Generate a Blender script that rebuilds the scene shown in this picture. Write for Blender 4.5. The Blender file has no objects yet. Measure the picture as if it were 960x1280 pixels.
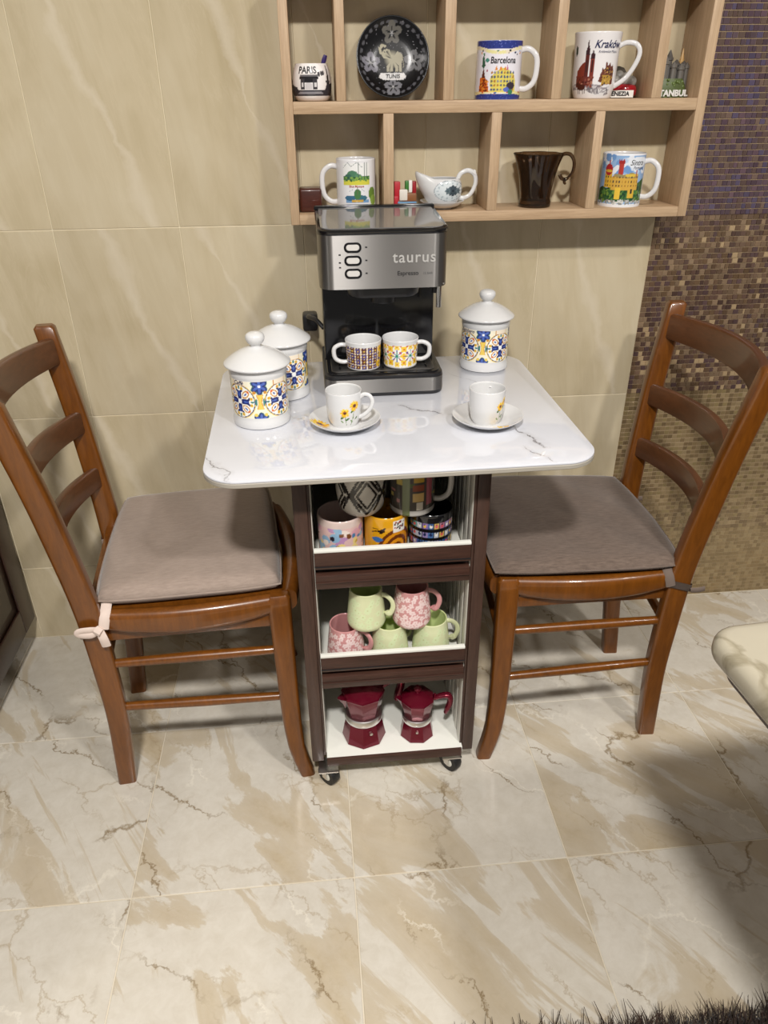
import bpy, bmesh, math, random
import numpy as np
from mathutils import Vector, Matrix
random.seed(7); np.random.seed(7)
C = bpy.context.scene.collection
PI = math.pi
sc = bpy.context.scene

# ------------------------------------------------------------------ camera, world, lights, exposure
cam_d = bpy.data.cameras.new('camera'); cam = bpy.data.objects.new('camera', cam_d); C.objects.link(cam)
cam.location = (0.51006, -1.62617, 1.26330)
cam.rotation_euler = (math.radians(60.1143), math.radians(0.4116), math.radians(-5.5631))
cam_d.sensor_fit = 'VERTICAL'; cam_d.sensor_height = 36.0; cam_d.lens = 36.0 * 928.645 / 1280.0
cam_d.clip_start = 0.02
sc.camera = cam
sc.view_settings.view_transform = 'Standard'; sc.view_settings.look = 'None'
sc.view_settings.exposure = 0.0; sc.view_settings.gamma = 1.0; sc.view_settings.use_curve_mapping = False
W = bpy.data.worlds.new('world'); sc.world = W; W.use_nodes = True
W.node_tree.nodes['Background'].inputs[0].default_value = (1.0, 0.96, 0.91, 1)
W.node_tree.nodes['Background'].inputs[1].default_value = 0.24
def lamp(name, loc, power, size, col=(1, .965, .925)):
    d = bpy.data.lights.new(name, 'AREA'); d.shape = 'DISK'; d.size = size; d.energy = power; d.color = col
    o = bpy.data.objects.new(name, d); C.objects.link(o); o.location = loc
    return o
lamp('ceiling_lamp_near', (0.40, -2.15, 2.52), 68, 0.20)
lamp('ceiling_lamp_right', (1.55, -2.10, 2.52), 36, 0.20)

lamp('added_glint_light_left', (-1.15, -1.70, 2.52), 11, 0.16)  # added unseen light, meant to put highlights on the steel
lamp('added_glint_light_right', (2.25, -1.70, 2.52), 11, 0.16)  # its added counterpart on the right, also for steel highlights

# ------------------------------------------------------------------ object helpers
def s2l(c):
    c = np.asarray(c, float)
    return np.where(c <= .04045, c / 12.92, ((c + .055) / 1.055) ** 2.4)
def hexl(h): return tuple(float(v) for v in s2l([int(h[i:i+2], 16) / 255 for i in (0, 2, 4)]))
def thing(name, label, cat, loc=(0, 0, 0), rz=0, group=None, rot=None):
    o = bpy.data.objects.new(name, None); C.objects.link(o); o.empty_display_size = .03
    o.location = loc; o.rotation_euler = rot if rot else (0, 0, rz)
    o['label'] = label; o['category'] = cat
    if group: o['group'] = group
    return o
def tag(o, label, cat, group=None):
    o['label'] = label; o['category'] = cat
    if group: o['group'] = group
    return o
def finish(name, me, mat, parent=None, smooth=40, label=None, kind=None, loc=None):
    me.name = name
    if smooth:
        me.shade_smooth(); me.set_sharp_from_angle(angle=math.radians(smooth))
    if mat is not None and len(me.materials) == 0: me.materials.append(mat)
    o = bpy.data.objects.new(name, me); C.objects.link(o)
    if parent: o.parent = parent
    if label: o['label'] = label
    if kind: o['kind'] = kind
    if loc is not None: o.location = loc
    return o
def obj(name, bm, mat, parent=None, smooth=40, label=None, kind=None, loc=None):
    bmesh.ops.recalc_face_normals(bm, faces=bm.faces)
    me = bpy.data.meshes.new(name); bm.to_mesh(me); bm.free()
    return finish(name, me, mat, parent, smooth, label, kind, loc)
def BM(): return bmesh.new()
def box(bm, a, b, bev=0, seg=2):
    r = bmesh.ops.create_cube(bm, size=1.0)
    vs = r['verts']
    c = [(a[i] + b[i]) / 2 for i in range(3)]; s = [abs(b[i] - a[i]) for i in range(3)]
    for v in vs: v.co = Vector((c[0] + v.co.x * s[0], c[1] + v.co.y * s[1], c[2] + v.co.z * s[2]))
    if bev > 0:
        es = list({e for v in vs for e in v.link_edges})
        bmesh.ops.bevel(bm, geom=es, offset=min(bev, min(s) * .45), segments=seg, affect='EDGES', profile=.5)
    return bm
def mbox(name, a, b, mat, parent=None, bev=.0015, seg=2, label=None, kind=None):
    return obj(name, box(BM(), a, b, bev, seg), mat, parent, 40, label, kind)
def loft(bm, rings, cap=True, close=True):
    vr = [[bm.verts.new(p) for p in ring] for ring in rings]
    n = len(rings[0])
    for i in range(len(vr) - 1):
        for j in range(n if close else n - 1):
            k = (j + 1) % n
            bm.faces.new((vr[i][j], vr[i][k], vr[i+1][k], vr[i+1][j]))
    if cap:
        bm.faces.new(vr[0][::-1]); bm.faces.new(vr[-1])
    return bm
def rrect(cx, cy, dx, dy, r, n=3):
    r = min(r, dx * .49, dy * .49); p = []
    for q, (sx, sy) in enumerate(((1, 1), (-1, 1), (-1, -1), (1, -1))):
        for i in range(n + 1):
            a = q * PI / 2 + i / n * PI / 2
            p.append((cx + sx * (dx / 2 - r) + r * math.cos(a), cy + sy * (dy / 2 - r) + r * math.sin(a)))
    return p
def prism(bm, pts, z0, z1, bev=0, seg=2):
    """rounded slab from a 2-D outline"""
    if bev <= 0: return loft(bm, [[(x, y, z) for x, y in pts] for z in (z0, z1)])
    P = np.array(pts); nx = np.roll(P, -1, 0) - np.roll(P, 1, 0); nn = np.stack([nx[:, 1], -nx[:, 0]], 1)
    nn /= np.linalg.norm(nn, axis=1)[:, None] + 1e-9
    rings = []
    for i in range(seg + 1):
        a = i / seg * PI / 2; q = P - nn * bev * (1 - math.sin(a)); rings.append([(x, y, z0 + bev * (1 - math.cos(a))) for x, y in q])
    for i in range(seg + 1):
        a = i / seg * PI / 2; q = P - nn * bev * (1 - math.cos(a)); rings.append([(x, y, z1 - bev * (1 - math.sin(a))) for x, y in q])
    return loft(bm, rings)
def catmull(P, n=8):
    P = [Vector(p) for p in P]; out = []
    for i in range(len(P) - 1):
        a = P[max(i-1, 0)]; b = P[i]; c = P[i+1]; d = P[min(i+2, len(P)-1)]
        for k in range(n):
            t = k / n
            out.append(.5 * ((2*b) + (c - a)*t + (2*a - 5*b + 4*c - d)*t*t + (3*b - a - 3*c + d)*t**3))
    out.append(P[-1]); return out
def tube(bm, pts, rad, seg=10, flat=None, up=(0, 1, 0), smooth_n=0):
    """sweep an ellipse; rad: number or list; flat=(a,b) scales along (side, up)"""
    if smooth_n: pts = catmull(pts, smooth_n)
    pts = [Vector(p) for p in pts]; n = len(pts); rings = []
    up = Vector(up)
    for i, p in enumerate(pts):
        t = (pts[min(i+1, n-1)] - pts[max(i-1, 0)]).normalized()
        u = up - t * up.dot(t)
        if u.length < 1e-4: u = Vector((1, 0, 0)) - t * t.x
        u.normalize(); s = t.cross(u)
        r = rad if not hasattr(rad, '__len__') else np.interp(i / (n-1), np.linspace(0, 1, len(rad)), rad)
        a, b = flat if flat else (1, 1)
        rings.append([p + s * (r * a * math.cos(2*PI*k/seg)) + u * (r * b * math.sin(2*PI*k/seg)) for k in range(seg)])
    return loft(bm, rings)
def resample(prof, step):
    out = [prof[0]]
    for a, b in zip(prof[:-1], prof[1:]):
        d = math.hypot(b[0]-a[0], b[1]-a[1]); n = max(1, int(round(d / step)))
        for k in range(1, n + 1): out.append((a[0] + (b[0]-a[0])*k/n, a[1] + (b[1]-a[1])*k/n))
    return out
def smooth_prof(P, n=5):
    return [(v.x, v.y) for v in catmull([(p[0], p[1], 0) for p in P], n)]
def lathe(prof, seg=48, painter=None, col=(.8, .8, .8), fl=None, close_top=False):
    """prof [(r,z)] bottom to top; angle 0 faces local -y and grows to +x. painter(th,r,z,k)->rgb (linear)"""
    n = len(prof); th = np.arange(seg) / seg * 2 * PI
    th = np.where(th > PI, th - 2*PI, th)
    R = np.array([p[0] for p in prof]); Z = np.array([p[1] for p in prof])
    TH, RR = np.meshgrid(th, R); ZZ = np.repeat(Z[:, None], seg, 1); KK = np.repeat(np.arange(n)[:, None], seg, 1)
    if fl is not None: RR = RR * fl(TH, ZZ)
    V = np.stack([RR*np.sin(TH), -RR*np.cos(TH), ZZ], 2).reshape(-1, 3)
    F = []
    for i in range(n-1):
        for j in range(seg):
            k = (j+1) % seg
            F.append((i*seg+j, i*seg+k, (i+1)*seg+k, (i+1)*seg+j))
    if R[0] > 1e-6: F.append(tuple(range(seg))[::-1])
    if R[-1] > 1e-6 and close_top: F.append(tuple((n-1)*seg + j for j in range(seg)))
    me = bpy.data.meshes.new('lathe'); me.from_pydata(V.tolist(), [], F)
    colr = np.ones((n*seg, 4)); colr[:, :3] = col
    if painter is not None:
        c = painter(TH, RR, ZZ, KK); colr[:, :3] = c.reshape(-1, 3)
    setcol(me, colr)
    if R[0] < 1e-6 or R[-1] < 1e-6:
        bm = BM(); bm.from_mesh(me); bmesh.ops.remove_doubles(bm, verts=bm.verts, dist=1e-6)
        bm.to_mesh(me); bm.free()
    return me
def setcol(me, arr):
    a = me.color_attributes.new('Col', 'FLOAT_COLOR', 'POINT')
    a.data.foreach_set('color', np.ascontiguousarray(arr, dtype=np.float32).ravel())
def flatcol(me, c):
    setcol(me, np.tile(np.array([c[0], c[1], c[2], 1.0]), (len(me.vertices), 1))); return me
def cobj(name, bm, mat, c, parent=None, smooth=40, label=None):
    o = obj(name, bm, mat, parent, smooth, label); flatcol(o.data, c); return o
def text_mesh(s, size, shear=0, extrude=0, bold=0, space=1.0):
    cu = bpy.data.curves.new('t', 'FONT'); cu.body = s; cu.size = size; cu.shear = shear; cu.extrude = extrude
    cu.offset = bold; cu.align_x = 'CENTER'; cu.align_y = 'CENTER'; cu.space_character = space; cu.resolution_u = 3
    o = bpy.data.objects.new('t', cu); C.objects.link(o)
    bpy.context.view_layer.update()
    me = bpy.data.meshes.new_from_object(o.evaluated_get(bpy.context.evaluated_depsgraph_get()))
    bpy.data.objects.remove(o); bpy.data.curves.remove(cu); me.materials.clear()
    return me
def lettering(s, size, mat, parent, fn, shear=0, extrude=0, bold=0, space=1.0, cut=.003, name='lettering', label=None, sx=1.0):
    """writing laid on a surface through fn(x,y,z)->point"""
    me = text_mesh(s, size, shear, extrude, bold, space)
    bm = BM(); bm.from_mesh(me)
    if cut:
        xs = [v.co.x for v in bm.verts]; x = min(xs)
        while x < max(xs):
            x += cut; bmesh.ops.bisect_plane(bm, geom=bm.verts[:] + bm.edges[:] + bm.faces[:], plane_co=(x, 0, 0), plane_no=(1, 0, 0))
    for v in bm.verts: v.co = Vector(fn(v.co.x * sx, v.co.y, v.co.z))
    bm.to_mesh(me); bm.free()
    return finish(name, me, mat, parent, None, label)
def on_cyl(R, u0, z0, lift=.0004):
    return lambda x, y, z: ((R+lift+z)*math.sin((u0+x)/R), -(R+lift+z)*math.cos((u0+x)/R), z0 + y)

# ------------------------------------------------------------------ materials
class NT:
    def __init__(s, name):
        s.m = bpy.data.materials.new(name); s.m.use_nodes = True; s.t = s.m.node_tree
        s.b = s.t.nodes['Principled BSDF']
    def n(s, typ, **kw):
        nd = s.t.nodes.new(typ)
        for k, v in kw.items(): setattr(nd, k, v)
        return nd
    def l(s, a, b): s.t.links.new(a, b)
    def set(s, nd, **kw):
        for k, v in kw.items():
            i = nd.inputs[k.replace('_', ' ')] if not k.startswith('i') or not k[1:].isdigit() else nd.inputs[int(k[1:])]
            if hasattr(v, 'is_linked'): s.l(v, i)
            else: i.default_value = v
        return nd
    def math(s, op, a, b=None, c=None, clamp=False):
        nd = s.n('ShaderNodeMath', operation=op, use_clamp=clamp)
        for i, v in enumerate((a, b, c)):
            if v is None: continue
            if hasattr(v, 'is_linked'): s.l(v, nd.inputs[i])
            else: nd.inputs[i].default_value = v
        return nd.outputs[0]
    def vmath(s, op, a, b=None):
        nd = s.n('ShaderNodeVectorMath', operation=op)
        for i, v in enumerate((a, b)):
            if v is None: continue
            if hasattr(v, 'is_linked'): s.l(v, nd.inputs[i])
            else: nd.inputs[i].default_value = v
        return nd.outputs[0]
    def noise(s, vec, scale, detail=4, rough=.55, dist=0):
        nd = s.n('ShaderNodeTexNoise'); s.l(vec, nd.inputs['Vector'])
        nd.inputs['Scale'].default_value = scale; nd.inputs['Detail'].default_value = detail
        nd.inputs['Roughness'].default_value = rough; nd.inputs['Distortion'].default_value = dist
        return nd.outputs['Fac']
    def ramp(s, fac, stops):
        nd = s.n('ShaderNodeValToRGB'); s.l(fac, nd.inputs[0]); cr = nd.color_ramp
        while len(cr.elements) < len(stops): cr.elements.new(.5)
        for e, (p, c) in zip(cr.elements, stops):
            e.position = p; e.color = (c[0], c[1], c[2], 1) if hasattr(c, '__len__') else (c, c, c, 1)
        return nd.outputs[0]
    def mix(s, fac, a, b, typ='MIX'):
        nd = s.n('ShaderNodeMix', data_type='RGBA', blend_type=typ)
        for i, v in ((0, fac), (6, a), (7, b)):
            if hasattr(v, 'is_linked'): s.l(v, nd.inputs[i])
            else: nd.inputs[i].default_value = (v[0], v[1], v[2], 1) if hasattr(v, '__len__') else v
        return nd.outputs[2]
    def col(s, v):
        if hasattr(v, 'is_linked'): s.l(v, s.b.inputs['Base Color'])
        else: s.b.inputs['Base Color'].default_value = (v[0], v[1], v[2], 1)
    def p(s, **kw):
        for k, v in kw.items():
            i = s.b.inputs[k.replace('_', ' ')]
            if hasattr(v, 'is_linked'): s.l(v, i)
            else: i.default_value = v
    def bump(s, h, strength=.1, dist=.002):
        nd = s.n('ShaderNodeBump'); s.l(h, nd.inputs['Height']); nd.inputs['Strength'].default_value = strength
        nd.inputs['Distance'].default_value = dist; s.l(nd.outputs[0], s.b.inputs['Normal'])
    def objco(s, rnd=0):
        tc = s.n('ShaderNodeTexCoord').outputs['Object']
        if rnd:
            oi = s.n('ShaderNodeObjectInfo').outputs['Random']
            cx = s.n('ShaderNodeCombineXYZ'); s.l(s.math('MULTIPLY', oi, rnd), cx.inputs[0]); s.l(s.math('MULTIPLY', oi, rnd*1.7), cx.inputs[1]); s.l(s.math('MULTIPLY', oi, rnd*2.3), cx.inputs[2])
            return s.vmath('ADD', tc, cx.outputs[0]), oi, tc
        return tc
def plain(name, c, rough=.4, metal=0, coat=0, **kw):
    m = NT(name); m.col(c); m.p(Roughness=rough, Metallic=metal, Coat_Weight=coat, **kw); return m.m
def grain(name, c0, c1, scale=(1, 1, 1), rough=.35, coat=0, freq=60, bump=.05):
    m = NT(name); v = m.objco(); mp = m.n('ShaderNodeMapping'); m.l(v, mp.inputs[0]); mp.inputs['Scale'].default_value = scale
    f = m.noise(mp.outputs[0], freq, 6, .65, .6); g = m.noise(mp.outputs[0], freq * .17, 3, .5, 1.0)
    h = m.math('ADD', m.math('MULTIPLY', f, .65), m.math('MULTIPLY', g, .35))
    m.col(m.ramp(h, [(.33, c0), (.66, c1)])); m.p(Roughness=rough, Coat_Weight=coat, Coat_Roughness=.08); m.bump(f, bump, .001)
    return m.m
M = {}
M['chair_wood'] = grain('varnished_cherry_wood', hexl('5a310b'), hexl('7a4611'), (9, 9, 1.1), .3, .35, 14, .03)
M['shaded_slat_wood'] = grain('shaded_cherry_wood_cross_grain', hexl('4d2f1b'), hexl('623c23'), (9, 1.1, 9), .3, .3, 14, .03)  # chair wood with turned grain, darkened to paint shade on the back slats
M['oak'] = grain('pale_oak_veneer_upright', hexl('a48768'), hexl('c8ac8b'), (14, 14, .8), .5, 0, 20, .08)
M['oak_h'] = grain('pale_oak_veneer_level', hexl('a48768'), hexl('c8ac8b'), (.8, 14, 14), .5, 0, 20, .08)
M['wenge'] = grain('dark_brown_laminate', hexl('2e1b14'), hexl('4a2f25'), (1, 12, 12), .45, 0, 22, .05)
M['wenge_v'] = grain('dark_brown_laminate_upright', hexl('33211a'), hexl('4c352b'), (12, 12, 1), .45, 0, 22, .05)
M['cabinet'] = grain('dark_stained_cabinet_wood', hexl('26150f'), hexl('3b241a'), (12, 12, 1), .35, .1, 18, .05)
M['white_board'] = plain('white_laminate', hexl('e4e4dc'), .4)
M['rib_white'] = plain('white_ribbed_plastic', hexl('d8d6cb'), .45)
M['black_plastic'] = plain('black_plastic', (.012, .012, .014), .35)
M['black_gloss'] = plain('gloss_black_plastic', (.008, .008, .009), .12)
M['rubber'] = plain('black_rubber', (.01, .01, .01), .5)
M['steel_dark'] = plain('dark_brushed_grate_steel', (.16, .155, .15), .35, .9)
M['chrome'] = plain('polished_chrome', (.75, .74, .72), .14, 1)
M['alu'] = plain('polished_aluminium', (.72, .7, .68), .28, 1)
M['silver_letter'] = plain('silver_raised_letters', (.56, .55, .53), .3, .3)
M['button'] = plain('pale_grey_button', (.62, .60, .57), .35, 0)
M['ink_black'] = plain('black_print', (.012, .012, .014), .35)
M['ink_navy'] = plain('navy_print', hexl('1d2450'), .3)
M['ink_grey'] = plain('grey_print', (.10, .10, .10), .4)
M['ink_white'] = plain('white_print', (.75, .75, .73), .4)
M['grout'] = plain('pale_grout', hexl('ded3b8'), .8)
M['mosaic_grout'] = plain('tan_mosaic_grout', hexl('a08b6d'), .8)
M['floor_grout'] = plain('floor_grout', hexl('d2c8b4'), .8)
M['plaster'] = plain('white_plaster', (.7, .67, .6), .9)
m = NT('brushed_steel'); v = m.objco(); mp = m.n('ShaderNodeMapping'); m.l(v, mp.inputs[0]); mp.inputs['Scale'].default_value = (2, 2, 400)
f = m.noise(mp.outputs[0], 3, 3); m.col((.27, .26, .25)); m.p(Metallic=1.0, Roughness=m.math('ADD', m.math('MULTIPLY', f, .10), .38)); m.bump(f, .05, .0004); tg = m.n('ShaderNodeTangent', direction_type='RADIAL', axis='Z'); m.p(Anisotropic=.97, Anisotropic_Rotation=.25, Tangent=tg.outputs[0]); M['steel'] = m.m
m = NT('smoked_clear_plastic'); m.col((.30, .29, .28)); m.p(Roughness=.06, Transmission_Weight=.45, IOR=1.45); M['smoke'] = m.m
m = NT('smoked_brown_glass'); m.col((.17, .10, .055)); m.p(Roughness=.01, Transmission_Weight=.94, IOR=1.45); M['glass'] = m.m
m = NT('ceramic_glaze'); a = m.n('ShaderNodeVertexColor', layer_name='Col'); m.col(a.outputs[0]); m.p(Roughness=.16, Coat_Weight=.4, Coat_Roughness=.05); M['ceramic'] = m.m
m = NT('matt_painted_resin'); a = m.n('ShaderNodeVertexColor', layer_name='Col'); m.col(a.outputs[0]); m.p(Roughness=.42); M['resin'] = m.m
m = NT('dark_glazed_plate'); a = m.n('ShaderNodeVertexColor', layer_name='Col'); m.col(a.outputs[0]); m.p(Roughness=.24, Specular_IOR_Level=.35); M['plate'] = m.m
m = NT('red_enamel'); m.col((.15, .003, .018)); m.p(Roughness=.25, Metallic=.5, Coat_Weight=.35, Coat_Roughness=.06); M['red'] = m.m
# mosaic: colour per chip
m = NT('iridescent_mosaic_glass'); a = m.n('ShaderNodeVertexColor', layer_name='Col'); m.col(a.outputs[0]); m.p(Roughness=.22, Metallic=.25, Coat_Weight=.3); M['mosaic'] = m.m
# fabric
def fabric(name, c0, c1):
    m = NT(name); v = m.objco(); mp = m.n('ShaderNodeMapping'); m.l(v, mp.inputs[0]); mp.inputs['Scale'].default_value = (.35, 2.2, 1)
    f = m.noise(mp.outputs[0], 160, 4, .7); g = m.noise(v, 900, 2)
    m.col(m.ramp(f, [(.3, c0), (.7, c1)])); m.p(Roughness=.95, Sheen_Weight=.3); m.bump(g, .25, .001); return m.m
M['fabric_pale'] = fabric('mauve_beige_cloth', hexl('8f7f74'), hexl('a39286'))
M['fabric_dark'] = fabric('taupe_brown_cloth', hexl('574940'), hexl('75655a'))
M['ribbon_pale'] = plain('pale_cotton_ribbon', hexl('d8c6bb'), .9)
M['ribbon_dark'] = plain('taupe_cotton_ribbon', hexl('6b5d54'), .9)
# cream wall tile: soft streaks and one pale diagonal vein, different on every tile
m = NT('beige_marbled_wall_tile'); v, oi, tc = m.objco(17)
sx = m.n('ShaderNodeSeparateXYZ'); m.l(tc, sx.inputs[0])
mp = m.n('ShaderNodeMapping', vector_type='TEXTURE'); m.l(v, mp.inputs[0]); mp.inputs['Scale'].default_value = (1, 1, 6); mp.inputs['Rotation'].default_value = (0, -.16, 0)
streak = m.noise(mp.outputs[0], 26, 5, .6, .6); cloud = m.noise(v, 5, 3, .5, .5)
base = m.ramp(m.math('ADD', m.math('MULTIPLY', streak, .55), m.math('MULTIPLY', cloud, .45)), [(.32, hexl('bbac8b')), (.5, hexl('c8ba9c')), (.72, hexl('d1c5aa'))])
wob = m.math('MULTIPLY', m.math('SUBTRACT', m.noise(v, 7, 5, .6), .5), .09)
t = m.math('ADD', m.math('ADD', sx.outputs[0], m.math('MULTIPLY', sx.outputs[2], .36)), wob)
t = m.math('ADD', t, m.math('MULTIPLY', m.math('SUBTRACT', oi, .5), .09))
wz = m.n('ShaderNodeCombineXYZ'); m.l(m.math('ADD', sx.outputs[2], m.math('MULTIPLY', oi, 9)), wz.inputs[2])
wd = m.math('MAXIMUM', m.math('ADD', m.math('MULTIPLY', m.noise(wz.outputs[0], 6, 2), .078), -.026), .0013)
vein = m.math('SUBTRACT', 1.0, m.math('DIVIDE', m.math('ABSOLUTE', t), wd), clamp=True)
vein = m.math('MULTIPLY', m.math('POWER', vein, .7), .5)
crk = m.math('SUBTRACT', 1.0, m.math('MULTIPLY', m.math('ABSOLUTE', m.math('SUBTRACT', m.noise(mp.outputs[0], 9, 6, .7, .8), .5)), 60), clamp=True)
c = m.mix(vein, base, hexl('ddd2bd')); c = m.mix(m.math('MULTIPLY', crk, .16), c, hexl('d8cbb0'))
hs = m.n('ShaderNodeHueSaturation'); m.l(c, hs.inputs['Color']); m.l(m.math('ADD', m.math('MULTIPLY', oi, .08), .96), hs.inputs['Value'])
m.col(hs.outputs[0]); m.p(Roughness=.28, Coat_Weight=.15, Coat_Roughness=.1); M['wall_tile'] = m.m
# floor: cream breccia with beige bands and rust-brown cracks
m = NT('cream_marble_floor_tile'); v, oi, tc = m.objco(23)
mp = m.n('ShaderNodeMapping', vector_type='TEXTURE'); m.l(v, mp.inputs[0]); mp.inputs['Rotation'].default_value = (0, 0, -.95); mp.inputs['Scale'].default_value = (2.8, .8, 1)
band = m.noise(mp.outputs[0], 4.6, 9, .62, .9)
bandm = m.ramp(band, [(.52, 0), (.54, .6), (.69, 1)])
mott = m.noise(v, 34, 6, .7, .4)
c = m.mix(m.math('MULTIPLY', m.ramp(mott, [(.35, 0), (.75, 1)]), .5), hexl('d3cdc1'), hexl('b9af9d'))
c = m.mix(m.math('MULTIPLY', bandm, .85), c, m.mix(m.ramp(mott, [(.3, 0), (.7, 1)]), hexl('aa9674'), hexl('c0b093')))
def crack(scale, width, lo, hi, seedoff):
    vv = m.vmath('ADD', v, (seedoff, seedoff*1.3, 0))
    nz = m.n('ShaderNodeTexNoise'); m.l(vv, nz.inputs['Vector']); nz.inputs['Scale'].default_value = 9; nz.inputs['Detail'].default_value = 6; nz.inputs['Roughness'].default_value = .65
    dv = m.vmath('MULTIPLY', m.vmath('SUBTRACT', nz.outputs['Color'], (.5, .5, .5)), (.16, .16, 0))
    mq = m.n('ShaderNodeMapping', vector_type='TEXTURE'); m.l(m.vmath('ADD', vv, dv), mq.inputs[0]); mq.inputs['Rotation'].default_value = (0, 0, -.9); mq.inputs['Scale'].default_value = (2.1, .85, 1)
    vo = m.n('ShaderNodeTexVoronoi', feature='DISTANCE_TO_EDGE', voronoi_dimensions='2D'); m.l(mq.outputs[0], vo.inputs['Vector']); vo.inputs['Scale'].default_value = scale
    e = m.math('SUBTRACT', 1.0, m.math('DIVIDE', vo.outputs['Distance'], width), clamp=True)
    return m.math('MULTIPLY', e, m.ramp(m.noise(vv, 5, 2), [(lo, 0), (hi, 1)]))
c = m.mix(m.math('MULTIPLY', crack(4.2, .018, .47, .58, 3.1), .85), c, hexl('7f6a48'))
c = m.mix(m.math('MULTIPLY', crack(9, .028, .47, .58, 7.7), .5), c, hexl('a08c6c'))
c = m.mix(m.math('MULTIPLY', crack(5.5, .024, .50, .60, 11.3), .5), c, hexl('eae4d6'))
m.col(c); m.p(Roughness=.14, Specular_IOR_Level=.5); M['floor_tile'] = m.m
# white marble table top
m = NT('white_sintered_marble_top'); v = m.objco()
ds = m.n('ShaderNodeTexNoise'); m.l(v, ds.inputs['Vector']); ds.inputs['Scale'].default_value = 26; ds.inputs['Detail'].default_value = 5; ds.inputs['Roughness'].default_value = .6
dv = m.vmath('ADD', v, m.vmath('MULTIPLY', m.vmath('SUBTRACT', ds.outputs['Color'], (.5, .5, .5)), (.055, .055, 0)))
brk = m.ramp(m.noise(v, 55, 3), [(.38, 0), (.50, 1)])
c = m.mix(m.math('MULTIPLY', m.ramp(m.noise(v, 6, 5, .6, .6), [(.5, 0), (.72, 1)]), .30), hexl('d6d8df'), hexl('b6b8c0'))
def table_vein(c, x0, y0, x1, y1, w, k, broken=True):
    L = math.hypot(x1-x0, y1-y0); ux, uy = (x1-x0)/L, (y1-y0)/L
    rel = m.vmath('SUBTRACT', dv, (x0, y0, 0)); sp = m.n('ShaderNodeSeparateXYZ'); m.l(rel, sp.inputs[0])
    al = m.math('ADD', m.math('MULTIPLY', sp.outputs[0], ux), m.math('MULTIPLY', sp.outputs[1], uy))
    ac = m.math('ABSOLUTE', m.math('SUBTRACT', m.math('MULTIPLY', sp.outputs[1], ux), m.math('MULTIPLY', sp.outputs[0], uy)))
    end = m.math('SUBTRACT', 1.0, m.math('POWER', m.math('ABSOLUTE', m.math('DIVIDE', m.math('SUBTRACT', al, L/2), L/2)), 3.0), clamp=True)
    line = m.math('MULTIPLY', m.math('SUBTRACT', 1.0, m.math('DIVIDE', ac, w), clamp=True), end)
    halo = m.math('MULTIPLY', m.math('SUBTRACT', 1.0, m.math('DIVIDE', ac, w*5), clamp=True), end)
    c = m.mix(m.math('MULTIPLY', halo, .32*k), c, hexl('a9a6a8'))
    return m.mix(m.math('MULTIPLY', m.math('MULTIPLY', line, brk) if broken else line, .85*k), c, hexl('4f4946'))
for q in ((.20, -.085, .255, -.215, .0030, 1), (.215, -.19, .245, -.262, .0022, 1), (.02, .004, .128, -.062, .0034, .9), (-.312, -.160, -.245, -.272, .0020, .9), (-.20, .02, -.10, -.09, .002, .35), (.15, .16, .24, .05, .002, .35)): c = table_vein(c, *q)
m.col(c); m.p(Roughness=.05, Coat_Weight=.4, Coat_Roughness=.02); M['table_top'] = m.m
# cream marble counter
m = NT('cream_veined_counter_marble'); v = m.objco()
r = m.math('ABSOLUTE', m.math('SUBTRACT', m.noise(v, 9, 5, .5, .8), .5)); ve = m.math('SUBTRACT', 1.0, m.math('MULTIPLY', r, 26), clamp=True)
c = m.mix(m.noise(v, 11, 4), hexl('9c9584'), hexl('aca593')); c = m.mix(m.math('MULTIPLY', ve, .5), c, hexl('5f5435'))
m.col(c); m.p(Roughness=.12); M['counter'] = m.m
m = NT('dark_brown_shag'); oi = m.noise(m.objco(), 60, 2); m.col(m.ramp(oi, [(.3, hexl('1c110c')), (.7, hexl('3a261b'))])); m.p(Roughness=.9, Sheen_Weight=.2); M['shag'] = m.m
M['deco_box'] = grain('dark_red_wood', hexl('3b1810'), hexl('53261b'), (2, 2, 12), .35, .2, 20, .02)
# ------------------------------------------------------------------ the room
TW, TZ0, TH_ = .25, .21653, .39988
floor = mbox('floor', (-1.3, -2.6, -.06), (2.4, .02, -.0010), M['floor_grout'], None, 0); floor['kind'] = 'structure'
FX, FY, FS = .12766, -.77432, .40156
bm = box(BM(), (-FS/2+.0008, -FS/2+.0008, -.012), (FS/2-.0008, FS/2-.0008, 0), .0012, 1)
bmesh.ops.recalc_face_normals(bm, faces=bm.faces); tile_me = bpy.data.meshes.new('floor_tile'); bm.to_mesh(tile_me); bm.free(); tile_me.materials.append(M['floor_tile'])
for i in range(-4, 6):
    for j in range(-3, 2):
        x0, y0 = FX + i*FS, FY + j*FS
        if y0 + FS > .02: continue
        o = bpy.data.objects.new('floor_tile', tile_me); C.objects.link(o); o.parent = floor
        o.location = (x0 + FS/2, y0 + FS/2, 0); o.rotation_euler = (0, 0, random.choice((0, 0, PI)))
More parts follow.
